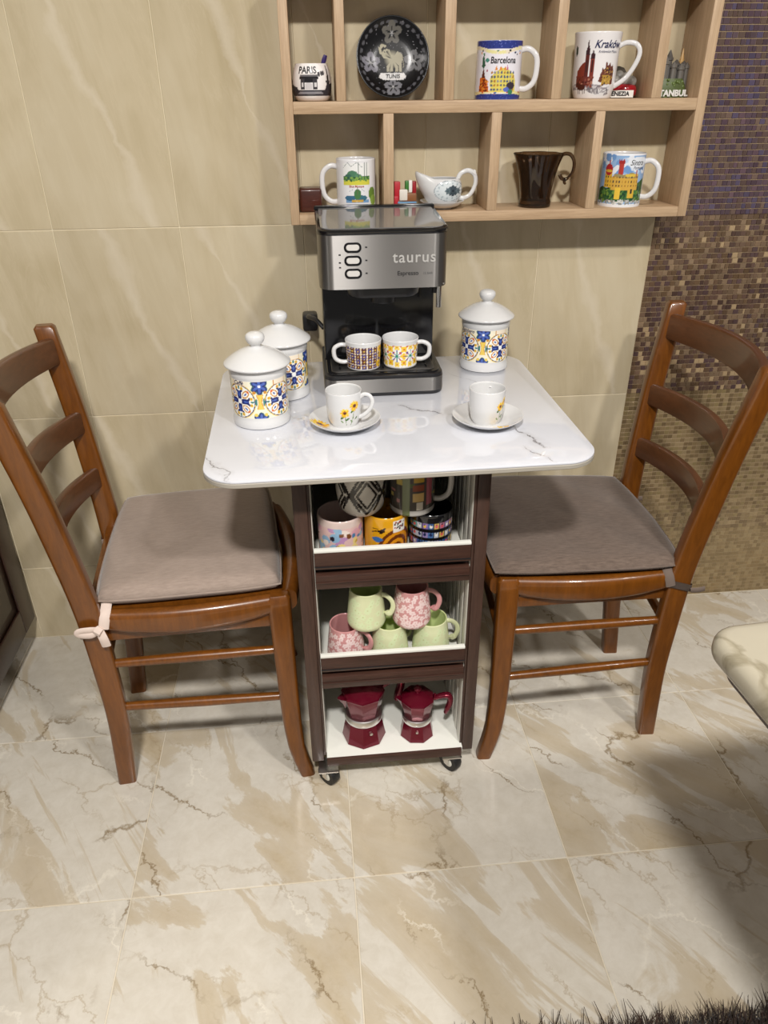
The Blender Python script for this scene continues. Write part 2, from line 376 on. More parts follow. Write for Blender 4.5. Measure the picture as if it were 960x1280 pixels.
# row of cut tiles along the wall
yc0 = FY + FS
while yc0 + FS < .02: yc0 += FS
if yc0 < -.01:
    w = -.001 - yc0
    bm = box(BM(), (-FS/2+.0008, -w/2, -.012), (FS/2-.0008, w/2, 0), .0012, 1)
    bmesh.ops.recalc_face_normals(bm, faces=bm.faces); me = bpy.data.meshes.new('cut_tile'); bm.to_mesh(me); bm.free(); me.materials.append(M['floor_tile'])
    for i in range(-4, 6):
        o = bpy.data.objects.new('floor_tile', me); C.objects.link(o); o.parent = floor; o.location = (FX + i*FS + FS/2, yc0 + w/2, 0)
wall = mbox('wall_back', (-1.3, .0012, -.06), (2.4, .12, 2.6), M['grout'], None, 0); wall['kind'] = 'structure'
rows = [(0.0, TZ0)] + [(TZ0 + k*TH_, TZ0 + (k+1)*TH_) for k in range(6)]
def tile_mesh(w, h, mat):
    bm = box(BM(), (-w/2+.0007, 0, -h/2+.0007), (w/2-.0007, .010, h/2-.0007), .001, 1)
    bmesh.ops.recalc_face_normals(bm, faces=bm.faces); me = bpy.data.meshes.new('wall_tile'); bm.to_mesh(me); bm.free(); me.materials.append(mat); return me
tms = {}
for z0, z1 in rows:
    z1 = min(z1, 2.6); key = round(z1-z0, 3)
    if key not in tms: tms[key] = tile_mesh(TW, z1-z0, M['wall_tile'])
    for i in range(-5, 5):
        o = bpy.data.objects.new('wall_tile', tms[key]); C.objects.link(o); o.parent = wall; o.location = ((i+.5)*TW, 0, (z0+z1)/2)
# mosaic panels right of the fifth column: small glass chips in rows
chip_pal = {
 'high': [hexl(h) for h in ('5d4a45', '65534b', '574650', '544a60', '513f48', '6b584e', '614c55', '5a4a50')],
 'mid':  [hexl(h) for h in ('5f4a40', '6d5848', '54413a', '7a6551', '5a4746', '65503f', '85705a', '68533f')],
 'low':  [hexl(h) for h in ('7d6b4e', '877557', '736147', '8d7b5d', '6c5b42', '80704f')],
 'base': [hexl(h) for h in ('857252', '8d7a59', '7e6c4d', '92805f')]}
def chips(w, h, kind, rs):
    nx, nz = int(round(w/.0114)), max(1, int(round(h/.0114))); px, pz = w/nx, h/nz
    V, F, Cc = [], [], []
    pal = chip_pal[kind]
    for b in range(nz):
        off = 0; x = -w/2 + .0006
        z = -h/2 + b*pz
        while x < w/2 - .002:
            cw = px * rs.uniform(.75, 1.25) if kind in ('high', 'mid') else px
            if x + cw > w/2 - .003: cw = w/2 - .0006 - x
            g = .0006; x0, x1, z0, z1 = x + g*.35, x + cw - g*.35, z + g, z + pz - g
            d = .0014 if kind in ('high', 'mid') else .0006
            t = [rs.uniform(-.00035, .00035) * (1 if kind in ('high', 'mid') else .5) for _ in range(3)]
            s = len(V); e = .0005
            V += [(x0, 0, z0), (x1, 0, z0), (x1, 0, z1), (x0, 0, z1)]
            V += [(x0+e, -d+t[0], z0+e), (x1-e, -d+t[1], z0+e), (x1-e, -d+t[1]+t[2], z1-e), (x0+e, -d+t[0]+t[2], z1-e)]
            F += [(s+4, s+5, s+6, s+7), (s, s+1, s+5, s+4), (s+1, s+2, s+6, s+5), (s+2, s+3, s+7, s+6), (s+3, s, s+4, s+7)]
            c = np.array(pal[rs.randrange(len(pal))]) * (rs.uniform(.8, 1.15) if kind in ('high', 'mid') else rs.uniform(.9, 1.07)) * {'high': 1.2, 'mid': 1.2, 'low': 1.3, 'base': 1.2}[kind]
            if kind == 'mid' and rs.random() < (.03 + .22*max(0, .55 - b/nz)): c = np.array(hexl('b89f7c'))
            Cc += [(c[0], c[1], c[2], 1)] * 8
            x += cw
    me = bpy.data.meshes.new('chips'); me.from_pydata(V, [], F); setcol(me, np.array(Cc)); return me
rs = random.Random(3)
for k, (z0, z1) in enumerate(rows[:5]):
    kind = ('base', 'low', 'mid', 'high', 'high')[k]
    for i in range(5, 9):
        pm = bpy.data.objects.new('mosaic_panel', tile_mesh(TW+.0035, z1-z0+.0035, M['mosaic_grout'])); C.objects.link(pm); pm.parent = wall
        pm.location = ((i+.5)*TW, .001, (z0+z1)/2)
        finish('mosaic_chips', chips(TW+.001, z1-z0+.001, kind, rs), M['mosaic'], pm, None, kind='stuff')
ceil = mbox('ceiling', (-1.3, -3.4, 2.6), (2.4, .12, 2.66), M['plaster'], None, 0); ceil['kind'] = 'structure'

# ------------------------------------------------------------------ chairs
ZR = [0, .2, .4, .5, .7, .866]; UR = [-.015, .001, 0, -.005, -.026, -.052]
def rear_u(z): return float(np.interp(z, ZR, UR))
def rear_v(z): return float(np.interp(z, [0, .45, .866], [.150, .174, .221]))
def smoothf(f, z, d=.05): return sum(f(z + k*d/3) for k in range(-3, 4)) / 7
def chair(label, loc, rz):
    t = thing('wooden_chair', label, 'chair', loc, rz, 'ladder-back chairs at the small table')
    for s in (-1, 1):
        rings = []
        for z in np.linspace(0, .866, 30):
            zz = min(max(z, .05), .82); u = smoothf(rear_u, zz) + (0 if .05 <= z <= .82 else rear_u(z) - rear_u(zz)); v = rear_v(z) - .013
            du = np.interp(z, [0, .45, .866], [.036, .044, .038])
            rings.append([(x, y, z) for x, y in rrect(u, s*v, du, .027, .006)])
        z = .871; rings.append([(x, y, z) for x, y in rrect(rear_u(.866), s*(rear_v(.866)-.013), .030, .019, .005)])
        obj('rear_post', loft(BM(), rings), M['chair_wood'], t)
        rings = []
        for z in np.linspace(0, .447, 22):
            u = np.interp(z, [0, .04, .08, .14, .2, .45], [.358, .348, .340, .336, .3345, .3325]); v = np.interp(z, [0, .45], [.208, .186]) - .015
            du = np.interp(z, [0, .15, .45], [.030, .037, .043])
            rings.append([(x, y, z) for x, y in rrect(u, s*v, du, .030, .007)])
        rings.append([(x, y, .453) for x, y in rrect(.3325, s*.171, .034, .022, .007)])
        obj('front_leg', loft(BM(), rings), M['chair_wood'], t)
    # bowed back slats
    for zl, zh, bow in ((.795, .851, .061), (.655, .704, .056), (.538, .585, .049)):
        bm = BM(); rings = []
        for k in range(21):
            f = -1 + k/10; hw = rear_v((zl+zh)/2) - .020
            zc = (zl+zh)/2; h = (zh-zl) * (1 - .10*f*f)
            u = rear_u(zc) + .004 - bow*(1 - f*f); lean = (rear_u(zh) - rear_u(zl))
            slope = 2*bow*f/hw; a = math.atan(slope)
            ring = []
            for du, dz in rrect(0, 0, .017, h, .005, 2):
                ring.append((u + du*math.cos(a) + lean*dz/(zh-zl), f*hw - du*math.sin(a), zc + dz))
            rings.append(ring)
        obj('back_slat', loft(bm, rings), M['shaded_slat_wood'], t)
    # seat frame: bulged side rails, front and rear rail, seat board
    for s in (-1, 1):
        rings = []
        for k in range(17):
            f = k/16; u = .018 + f*.300; v = np.interp(f, [0, 1], [.158, .171]) + .012*math.sin(f*PI)
            h = .040 + .014*math.sin(f*PI)**.7
            rings.append([(u, s*v + dy, .454 - h/2 + dz) for dy, dz in rrect(0, 0, .030, h, .0145, 4)])
        obj('side_rail', loft(BM(), rings), M['chair_wood'], t)
        mb = BM(); box(mb, (.015, s*.150-.009, .383), (.318, s*.150+.009, .412), .003)
        for v in mb.verts: v.co.y += s * .018 * (v.co.x-.015)/.303
        obj('apron', mb, M['chair_wood'], t)
        tube_h = ((.318, .190), (.219, .203))
        for zz in (.326, .211):
            u0, u1 = rear_u(zz) + .012, .325
            v0 = rear_v(zz) - .014; v1 = float(np.interp(zz, [0, .45], [.208, .186])) - .016
            obj('stretcher', tube(BM(), [(u0, s*v0, zz), (.5*(u0+u1), s*(v0+v1)/2, zz), (u1, s*v1, zz)], [.0085, .0105, .0085], 12), M['chair_wood'], t)
    obj('stretcher', tube(BM(), [(0, -.150, .315), (0, .150, .315)], .0095, 10, up=(1, 0, 0)), M['chair_wood'], t)
    obj('stretcher', tube(BM(), [(.335, -.172, .300), (.335, .172, .300)], .0095, 10, up=(1, 0, 0)), M['chair_wood'], t)
    rings = []
    for k in range(17):
        f = -1 + k/8; v = f*.166; u = .348 + .020*(1 - f*f)
        rings.append([(u + dx, v, .432 + dz) for dx, dz in rrect(0, 0, .036, .046, .016, 4)])
    obj('front_rail', loft(BM(), rings), M['chair_wood'], t)
    mbox('rear_rail', (-.010, -.160, .405), (.012, .160, .450), M['chair_wood'], t, .004)
    pts = [(.012, -.152), (.345, -.168), (.345, .168), (.012, .152)]
    obj('seat_board', prism(BM(), pts, .438, .452), M['chair_wood'], t)
    return t
YL, YR = .101, PI - .067
PL, PR = (.070, -.363, 0), (1.196, -.344, 0)
chair('orange-brown ladder-back chair on the left, under the pale mauve-beige cushion', PL, YL)
chair('orange-brown ladder-back chair on the right, under the dark taupe cushion', PR, YR)
def cushion(label, loc, rz, mat, rib, bow, dims):
    u0, u1, w0, w1, th, vs, duf, dvf = dims
    far = 1 if math.cos(rz) > 0 else -1
    t = thing('seat_cushion', label, 'cushion', (loc[0], loc[1], .4545), rz, 'chair cushions')
    n = 36; V, F = [], []
    def pt(i, j, top):
        a, b = -1 + 2*i/n, -1 + 2*j/n
        # square to rounded square
        k = 4.2; r = max(abs(a), abs(b)); L = (abs(a)**k + abs(b)**k)**(1/k)
        q = r / L if L > 1e-6 else 1
        x, y = a*(.25*q+.75), b*(.25*q+.75)
        u = u0 + (u1-u0)*(x+1)/2; w = w0 + (w1-w0)*(x+1)/2
        e = 1 - r; prof = min(1, e/.15); hgt = math.sqrt(max(0, 1 - (1-prof)**2))
        yw = y*far; bk = (1-x)/2
        u += duf*max(0, yw)*bk - .005*max(0, -yw)*bk; sh = dvf*max(0, yw)*bk*far
        wv = .0018*math.sin(9*x+2*y)*math.cos(5*y-x)*prof
        dome = .011*(1 - x*x)*(1 - y*y)
        z = th*.52 + th*.48*hgt + dome + wv if top else th*.52 - th*.52*hgt
        return (u, y*w + vs*far + sh, z)
    top = {}; bot = {}
    for i in range(n+1):
        for j in range(n+1):
            top[i, j] = len(V); V.append(pt(i, j, True))
            if i in (0, n) or j in (0, n): bot[i, j] = top[i, j]
            else: bot[i, j] = len(V); V.append(pt(i, j, False))
    for i in range(n):
        for j in range(n):
            F.append((top[i, j], top[i+1, j], top[i+1, j+1], top[i, j+1]))
            F.append((bot[i, j+1], bot[i+1, j+1], bot[i+1, j], bot[i, j]))
    me = bpy.data.meshes.new('cover'); me.from_pydata(V, [], F)
    cov = finish('cushion_cover', me, mat, t, 80)
    # piping along the lower seam
    loop = []
    for i in range(n): loop.append(V[top[i, 0]])
    for j in range(n): loop.append(V[top[n, j]])
    for i in range(n, 0, -1): loop.append(V[top[i, n]])
    for j in range(n, -1, -1): loop.append(V[top[0, j]])
    obj('seam_piping', tube(BM(), loop, .0016, 6, up=(0, 0, 1)), mat, cov)
    # ties round the rear posts
    for s in (-1, 1):
        vv = s * (rear_v(.43) - .013); zt = -.028
        ring = [(x, y, 0) for x, y in rrect(rear_u(.43), vv, .048, .031, .006, 2)]
        bm = BM(); P = [Vector((x, y, zt + .012*math.sin(i*.7)*.2 - (.010 if x < 0 else 0))) for i, (x, y, _) in enumerate(ring)] + [Vector((ring[0][0], ring[0][1], zt))]
        vs0 = [bm.verts.new(p - Vector((0, 0, .008))) for p in P]; vs1 = [bm.verts.new(p + Vector((0, 0, .008))) for p in P]
        for a in range(len(P)-1): bm.faces.new((vs0[a], vs0[a+1], vs1[a+1], vs1[a]))
        bmesh.ops.solidify(bm, geom=bm.faces[:], thickness=-.002)
        tie = obj('tie_ribbon', bm, rib, t)
        bm = BM(); a0 = Vector((.018, vv, .010)); a1 = Vector((.022, vv + s*.015, zt))
        tube(bm, [Vector((.030, vv - s*.01, .012)), Vector((.026, vv + s*.012, -.004)), Vector((.020, vv + s*.0185, zt))], .009, 8, flat=(1, .25), smooth_n=4)
        obj('ribbon_strap', bm, rib, tie); bm = BM()
        if bow:
            k = Vector((.012, vv + s*.019, zt))
            tube(bm, [k, k + Vector((-.012, s*.006, .006)), k + Vector((-.032, s*.004, .004)), k + Vector((-.034, s*.003, -.004)), k + Vector((-.014, s*.006, -.006)), k], .0065, 8, flat=(1, .3), smooth_n=4)
            tube(bm, [k, k + Vector((.006, s*.008, -.014)), k + Vector((.008, s*.006, -.034))], .0080, 8, flat=(1, .25), smooth_n=4)
            tube(bm, [k + Vector((-.005, s*.001, .003)), k + Vector((.005, s*.006, -.003))], .008, 8)
        else:
            k = Vector((-.020, vv + s*.019, zt - .010))
            tube(bm, [k, k + Vector((-.012, s*.003, .002)), k + Vector((-.026, s*.001, .004))], .006, 8, flat=(1, .3), smooth_n=4)
        obj('ribbon_knot', bm, rib, tie)
    return t
cushion('pale mauve-beige seat cushion tied on with a white ribbon bow, left chair', PL, YL, M['fabric_pale'], M['ribbon_pale'], True, (.012, .345, .182, .196, .036, .018, .010, .022))
cushion('dark taupe seat cushion with a flat brown tie, right chair', PR, YR, M['fabric_dark'], M['ribbon_dark'], False, (-.002, .368, .182, .196, .030, .006, .018, .004))

# ------------------------------------------------------------------ storage cart with the marble top
T = .755
X0, X1, YF, YB = .459, .791, -.550, -.170
t = cart = thing('storage_table', 'narrow dark-brown shelf cart on casters carrying a white marbled table top', 'table', (.625, -.36, 0))
def cb(name, a, b, mat, bev=.0015, parent=None, label=None):
    o = (.625, -.36, 0); return mbox(name, tuple(a[i]-o[i] for i in range(3)), tuple(b[i]-o[i] for i in range(3)), mat, parent or cart, bev, 2, label)
def co_(bm): bmesh.ops.translate(bm, vec=(-.625, .36, 0), verts=bm.verts); return bm
pts = []
tx0, tx1, ty0, ty1, rr = .324, .946, -.628, -.090, .058
for (cx, cy, a0) in ((tx1-rr, ty1-rr, 0), (tx0+rr, ty1-rr, 90), (tx0+rr, ty0+rr, 180), (tx1-rr, ty0+rr, 270)):
    for k in range(11):
        a = math.radians(a0 + 9*k); pts.append((cx + rr*math.cos(a) - .635, cy + rr*math.sin(a) + .36))
c_, s_ = math.cos(.018), math.sin(.018)
pts = [(x*c_ - y*s_ + .635, x*s_ + y*c_ - .36) for x, y in pts]
obj('table_top', co_(prism(BM(), pts, T-.0045, T, .0018, 2)), M['table_top'], cart)
obj('top_edge_shade', co_(prism(BM(), pts, T-.0125, T-.0045, .0012, 1)), plain('grey_beige_edge_shade', hexl('a39d92'), .5), cart, label='grey-beige lower edge with shade painted in')  # lower edge coloured grey to stand in for shade on its downward face
cb('top_support', (X0+.01, YF+.03, T-.030), (X1-.01, YB-.01, T-.012), M['wenge'])
for s, (a, b) in ((-1, (X0, X0+.024)), (1, (X1-.022, X1))):
    p = cb('side_panel', (a, YF, .060), (b, YB, T-.012), M['wenge_v'], .002)
    q = (b, b+.005) if s < 0 else (a-.005, a)
    cb('inner_lining', (q[0], YF+.003, .072), (q[1], YB+.006, T-.030), M['white_board'], 0, p) if False else None
    ln = obj('inner_lining', co_(box(BM(), (q[0], YF+.003, .074), (q[1], YB+.008, T-.031), .001)), M['wenge_v'], cart)
    for k in range(10):
        y = YF + .0200 + k*.0370; xr = q[1] - .0005 if s < 0 else q[0] + .0005
        obj('lining_slat', co_(loft(BM(), [[(xr + dx, y + dy, z) for dx, dy in rrect(0, 0, .0036, .0290, .0012, 2)] for z in (.079, T-.033)])), M['rib_white'], ln)
cb('back_panel', (X0+.024, YB, .070), (X1-.022, YB+.008, T-.031), M['black_plastic'] if False else M['wenge_v'])
XI0, XI1 = X0+.030, X1-.029
cb('shelf_board', (XI0, YF-.008, .064), (XI1+.006, YB, .078), M['white_board'], .001)
cb('edge_strip', (XI0, YF-.0125, .057), (XI1+.004, YF-.0075, .0775), M['wenge'], .001)
for zf in (.292, .525):
    d = zf - .292
    cb('shelf_board', (XI0+.001, YF+.012, zf-.008), (XI1-.001, YB, zf), M['white_board'], .001)
    cb('tray_front', (XI0, YF-.006, .3035+d), (XI1, YF+.003, .338+d), M['wenge'], .0015)
    cb('tray_groove', (XI0, YF-.0075, .309+d), (XI1, YF-.0055, .3105+d), M['black_plastic'], 0)
    cb('edge_strip', (XI0, YF-.0065, .338+d), (XI1, YF+.003, .3435+d), M['white_board'], .001)
    cb('gap_shade_strip', (XI0, YF+.010, .284+d), (XI1, YF+.016, .310+d), M['black_plastic'], 0)  # black strip paints the shade inside the recessed gap
    cb('lower_rail', (XI0, YF-.006, .262+d), (XI1, YF+.012, .291+d), M['wenge'], .0015)
    cb('rail_bead', (XI0, YF-.0085, .2755+d), (XI1, YF-.005, .2775+d), M['wenge'], .0005)
for (x, y, a) in ((.491, -.550, .75), (.748, -.540, .70), (.492, -.20, .4), (.760, -.20, .3)):
    bm = BM(); ca, sa = math.cos(a), math.sin(a); R = .024
    pr = [(0, 0)] and resample([(R*.55, -.010), (R*.93, -.010), (R, -.006), (R, .006), (R*.93, .010), (R*.55, .010)], .05)
    me = lathe([(.004, -.010)] + pr + [(.004, .010)], 28, close_top=True)
    me.transform(Matrix.Translation((x-.625, y+.36, R)) @ Matrix.Rotation(a, 4, 'Z') @ Matrix.Rotation(PI/2, 4, 'Y'))
    cs = finish('caster', me, M['rubber'], cart, 40)
    hb = lathe([(.002, -.0107), (.011, -.0107), (.012, -.010), (.012, .010), (.011, .0107), (.002, .0107)], 20, close_top=True); hb.transform(Matrix.Translation((x-.625, y+.36, R)) @ Matrix.Rotation(a, 4, 'Z') @ Matrix.Rotation(PI/2, 4, 'Y')); finish('hub', hb, M['rib_white'], cs, 40)
    bm = BM()
    for sx in (-1, 1):
        b2 = BM(); box(b2, (sx*.0130-.001, -.005, R-.005), (sx*.0130+.001, .006, .046), .0008)
        bmesh.ops.rotate(b2, verts=b2.verts, cent=(0, 0, 0), matrix=Matrix.Rotation(a, 3, 'Z')); bmesh.ops.translate(b2, verts=b2.verts, vec=(x-.625, y+.36, 0))
        mm = bpy.data.meshes.new('x'); b2.to_mesh(mm); b2.free(); bm.from_mesh(mm)
    b2 = BM(); box(b2, (x-.625-.02, y+.36-.02, .045), (x-.625+.02, y+.36+.02, .048)); mm = bpy.data.meshes.new('x'); b2.to_mesh(mm); b2.free(); bm.from_mesh(mm)
    obj('caster_fork', bm, M['alu'], cs)

# ------------------------------------------------------------------ wall shelf
SD = -.105
t = shelf = thing('wall_shelf', 'pale oak wall shelf with cubbyholes holding the souvenir mugs', 'shelf', (.871, 0, 1.031))
def sb(name, a, b, mat): return mbox(name, (a[0]-.871, a[1], a[2]-1.031), (b[0]-.871, b[1], b[2]-1.031), mat, shelf, .0012)
sb('side_board', (.478, SD, 1.031), (.4945, -.001, 1.436), M['oak']); sb('side_board', (1.246, SD, 1.031), (1.264, -.001, 1.436), M['oak'])
for z0, z1 in ((1.031, 1.0495), (1.2185, 1.2385), (1.418, 1.436)): sb('shelf_board', (.4945, SD, z0), (1.246, -.001, z1), M['oak_h'])
for a, b in ((.573, .590), (.7655, .785), (.9655, .984), (1.1555, 1.1745)): sb('divider', (a, SD, 1.2385), (b, -.001, 1.418), M['oak'])
for a, b in ((.6565, .6757), (.8575, .8767), (1.0545, 1.0727)): sb('divider', (a, SD, 1.0495), (b, -.001, 1.2185), M['oak'])

# ------------------------------------------------------------------ left cabinet, counter, rug
t = cab = thing('kitchen_cabinet', 'dark brown wooden base cabinet with a panelled door at the left edge', 'cabinet', (-.55, -.55, 0))
def kb(name, a, b, mat, bev=.002, parent=None): return mbox(name, (a[0]+.55, a[1]+.55, a[2]), (b[0]+.55, b[1]+.55, b[2]), mat, parent or cab, bev)
CXF = -.246
kb('carcass', (-.85, -1.10, .075), (CXF-.02, -.012, .86), M['cabinet'])
kb('toe_kick', (-.85, -1.08, 0), (CXF-.06, -.03, .075), M['cabinet'])
for y0, y1 in ((-.55, -.016), (-1.095, -.556)):
    d = kb('door', (CXF-.019, y0, .080), (CXF-.006, y1, .80), M['cabinet'])
    for a, b in (((y0, .080), (y0+.07, .80)), ((y1-.07, .080), (y1, .80)), ((y0+.07, .080), (y1-.07, .15)), ((y0+.07, .73), (y1-.07, .80))):
        kb('door_frame', (CXF-.006, a[0], a[1]), (CXF, b[0], b[1]), M['cabinet'], .003, d)
    kb('raised_panel', (CXF-.006, y0+.10, .18), (CXF-.001, y1-.10, .70), M['cabinet'], .004, d)
t = ctr = thing('kitchen_counter', 'rounded cream marble counter corner at the right edge', 'counter', (1.424, -1.322, 0), math.radians(4))
pts = []
for (cx, cy, a0, r) in ((.9, .338-.05, 0, .05), (-.486+.035, .338-.035, 90, .035), (-.486+.05, -.75, 180, .05), (.9, -.75, 270, .05)):
    for k in range(9): a = math.radians(a0 + 11.25*k); pts.append((cx + r*math.cos(a), cy + r*math.sin(a)))
obj('counter_top', prism(BM(), pts, .716, .750, .015, 6), M['counter'], ctr)
obj('under_board', prism(BM(), [(x*.975 + .008, y*.975) for x, y in pts], .696, .716, .003, 2), M['cabinet'], ctr, label='dark board under the marble')
mbox('pedestal', (-.05, -.60, 0), (.85, .20, .690), M['cabinet'], ctr, .004)
t = rug = thing('shaggy_rug', 'dark brown shaggy rug at the bottom edge of the floor', 'rug', (.80, -1.418, 0))
mbox('rug_base', (-.52, -.35, .0005), (.52, .34, .010), M['shag'], rug, .004)
V, F = [], []
rs = random.Random(5)
for i in range(11000):
    fr = i < 7000
    x = rs.uniform(-.52, .52); y = rs.uniform(.26, .345) if fr else rs.uniform(-.35, .27)
    a = rs.uniform(0, 2*PI); ln = rs.uniform(.018, .034); lean = rs.uniform(.1, .9); w = rs.uniform(.0006, .0014)
    dx, dy = math.cos(a)*lean, math.sin(a)*lean + (.35 if y > .325 else .1)
    s = len(V); px, py = -math.sin(a)*w, math.cos(a)*w
    for f, ww in ((0, 1), (.55, .9), (1, .25)):
        bx, by, bz = x + dx*ln*f*f, y + dy*ln*f*f, .008 + ln*(f - .25*f*f*lean)
        V += [(bx-px*ww, by-py*ww, bz), (bx+px*ww, by+py*ww, bz)]
    F += [(s, s+1, s+3, s+2), (s+2, s+3, s+5, s+4)]
me = bpy.data.meshes.new('pile'); me.from_pydata(V, [], F)
finish('shag_pile', me, M['shag'], rug, None, kind='stuff')
# ------------------------------------------------------------------ painted surfaces: small canvases sampled per vertex
class Canvas:
    def __init__(s, w, h, bg, ppm=1100, x0=None, y0=0):
        s.W, s.H, s.p = w, h, ppm; s.x0 = -w/2 if x0 is None else x0; s.y0 = y0
        s.nx, s.ny = int(w*ppm), int(h*ppm)
        s.a = np.zeros((s.ny, s.nx, 3)); s.a[:] = s.c(bg)
        s.X, s.Y = np.meshgrid(s.x0 + (np.arange(s.nx)+.5)/ppm, s.y0 + (np.arange(s.ny)+.5)/ppm)
    @staticmethod
    def c(h): return hexl(h) if isinstance(h, str) else h
    def put(s, m, c): s.a[m] = s.c(c); return s
    def poly(s, P, c):
        m = np.zeros(s.X.shape, bool); n = len(P)
        for i in range(n):
            (x1, y1), (x2, y2) = P[i], P[(i+1) % n]
            if y1 == y2: continue
            k = ((y1 > s.Y) != (y2 > s.Y)) & (s.X < (x2-x1)*(s.Y-y1)/(y2-y1) + x1); m ^= k
        return s.put(m, c)
    def rect(s, x0, y0, x1, y1, c): return s.put((s.X >= x0) & (s.X <= x1) & (s.Y >= y0) & (s.Y <= y1), c)
    def ell(s, x, y, rx, ry, c, a=0, ring=None):
        ca, sa = math.cos(a), math.sin(a); u = ((s.X-x)*ca + (s.Y-y)*sa)/rx; v = (-(s.X-x)*sa + (s.Y-y)*ca)/ry
        d = np.hypot(u, v); m = d <= 1
        if ring: m &= d >= ring
        return s.put(m, c)
    def line(s, P, w, c):
        for (x1, y1), (x2, y2) in zip(P[:-1], P[1:]):
            dx, dy = x2-x1, y2-y1; L = dx*dx + dy*dy + 1e-12
            t = np.clip(((s.X-x1)*dx + (s.Y-y1)*dy)/L, 0, 1)
            s.put(np.hypot(s.X-x1-t*dx, s.Y-y1-t*dy) <= w/2, c)
        return s
    def flower(s, x, y, r, n, c, cc=None, a0=0, w=.42):
        for k in range(n):
            a = a0 + 2*PI*k/n; s.ell(x + .55*r*math.cos(a), y + .55*r*math.sin(a), r*.48, r*w*.6, c, a)
        if cc: s.ell(x, y, r*.22, r*.22, cc)
        return s
    def speck(s, x0, y0, x1, y1, n, cols, r0, r1, rs):
        for _ in range(n): s.ell(rs.uniform(x0, x1), rs.uniform(y0, y1), rs.uniform(r0, r1), rs.uniform(r0, r1), rs.choice(cols), rs.uniform(0, 3))
        return s
    def samp(s, x, y, default):
        i = np.floor((x-s.x0)*s.p).astype(int); j = np.floor((y-s.y0)*s.p).astype(int)
        ok = (i >= 0) & (i < s.nx) & (j >= 0) & (j < s.ny)
        out = np.zeros(x.shape + (3,)); out[:] = default
        out[ok] = s.a[j[ok], i[ok]]; return out
WH = hexl('d9d9d9')
def wrap(cv, R, default, krange=None, sc=1, zc=0):
    def f(th, r, z, k):
        out = cv.samp(th*R/sc, (z-zc)/sc + zc, default)
        if krange is not None:
            bad = (k < krange[0]) | (k > krange[1]); out[bad] = default
        return out
    return f
def mug(name, label, cat, loc, outer, painter=None, col=WH, inner=None, wall=.0028, floor_t=.004, rz=0, handle=None, group=None, seg=150, step=.0011, hmat_col=None, body='cup_body', parent=None):
    """outer [(r,z)]; the painted outside keeps its own rows; inner face follows at wall thickness"""
    t = parent or thing(name, label, cat, loc, rz, group)
    o = resample(outer, step); no = len(o)
    top = outer[-1]
    inn = [(max(r - wall, .002), max(z, floor_t)) for r, z in reversed(resample(outer, .006))]
    inn = [p for i, p in enumerate(inn) if i == 0 or abs(p[0]-inn[i-1][0]) + abs(p[1]-inn[i-1][1]) > 1e-5]
    prof = [(outer[0][0]*.82, .001), (outer[0][0]*.86, 0)] + o + [(top[0] - wall*.3, top[1] + wall*.35), (top[0] - wall*.75, top[1] + wall*.3)] + inn[0:] + [(.0005, floor_t), (0, floor_t)]
    ic = col if inner is None else inner
    def pf(th, r, z, k):
        if painter is not None: out = painter(th, r, z, k)
        else: out = np.zeros(th.shape + (3,)); out[:] = col
        out[k < 2] = col; out[k > no + 2] = ic
        return out
    me = lathe(prof, seg, pf)
    finish(body, me, M['ceramic'], t, 50)
    if handle:
        pts, rad, ang, flat = handle[:4]
        ca, sa = math.sin(ang), -math.cos(ang)
        P = [(p[0]*ca, p[0]*sa, p[1]) for p in pts]
        bm = tube(BM(), P, rad, 10, flat=flat, up=(-sa, ca, 0), smooth_n=6)
        h = obj('handle', bm, M['ceramic'], t, 60); flatcol(h.data, hmat_col or col)
    return t
def dee(r0, r1, z0, z1, k=.0): # D-shaped handle from (r0,z1) out to r1 and back to (r0,z0)
    h = z1 - z0
    return [(r0 - .002, z1 - .06*h), (r0 + .45*(r1-r0), z1 - .01*h), (r1 - .1*(r1-r0), z1 - .17*h), (r1, z0 + .55*h), (r1 - .12*(r1-r0), z0 + .2*h), (r0 + .45*(r1-r0), z0 + .02*h), (r0 - .002, z0 + .03*h)]
def face(x, y): return math.atan2(.510 - x, 1.626 + y) # turn so local -y looks at the camera: rz
def toward(x, y): return math.atan2(0.510 - x, (y + 1.626))

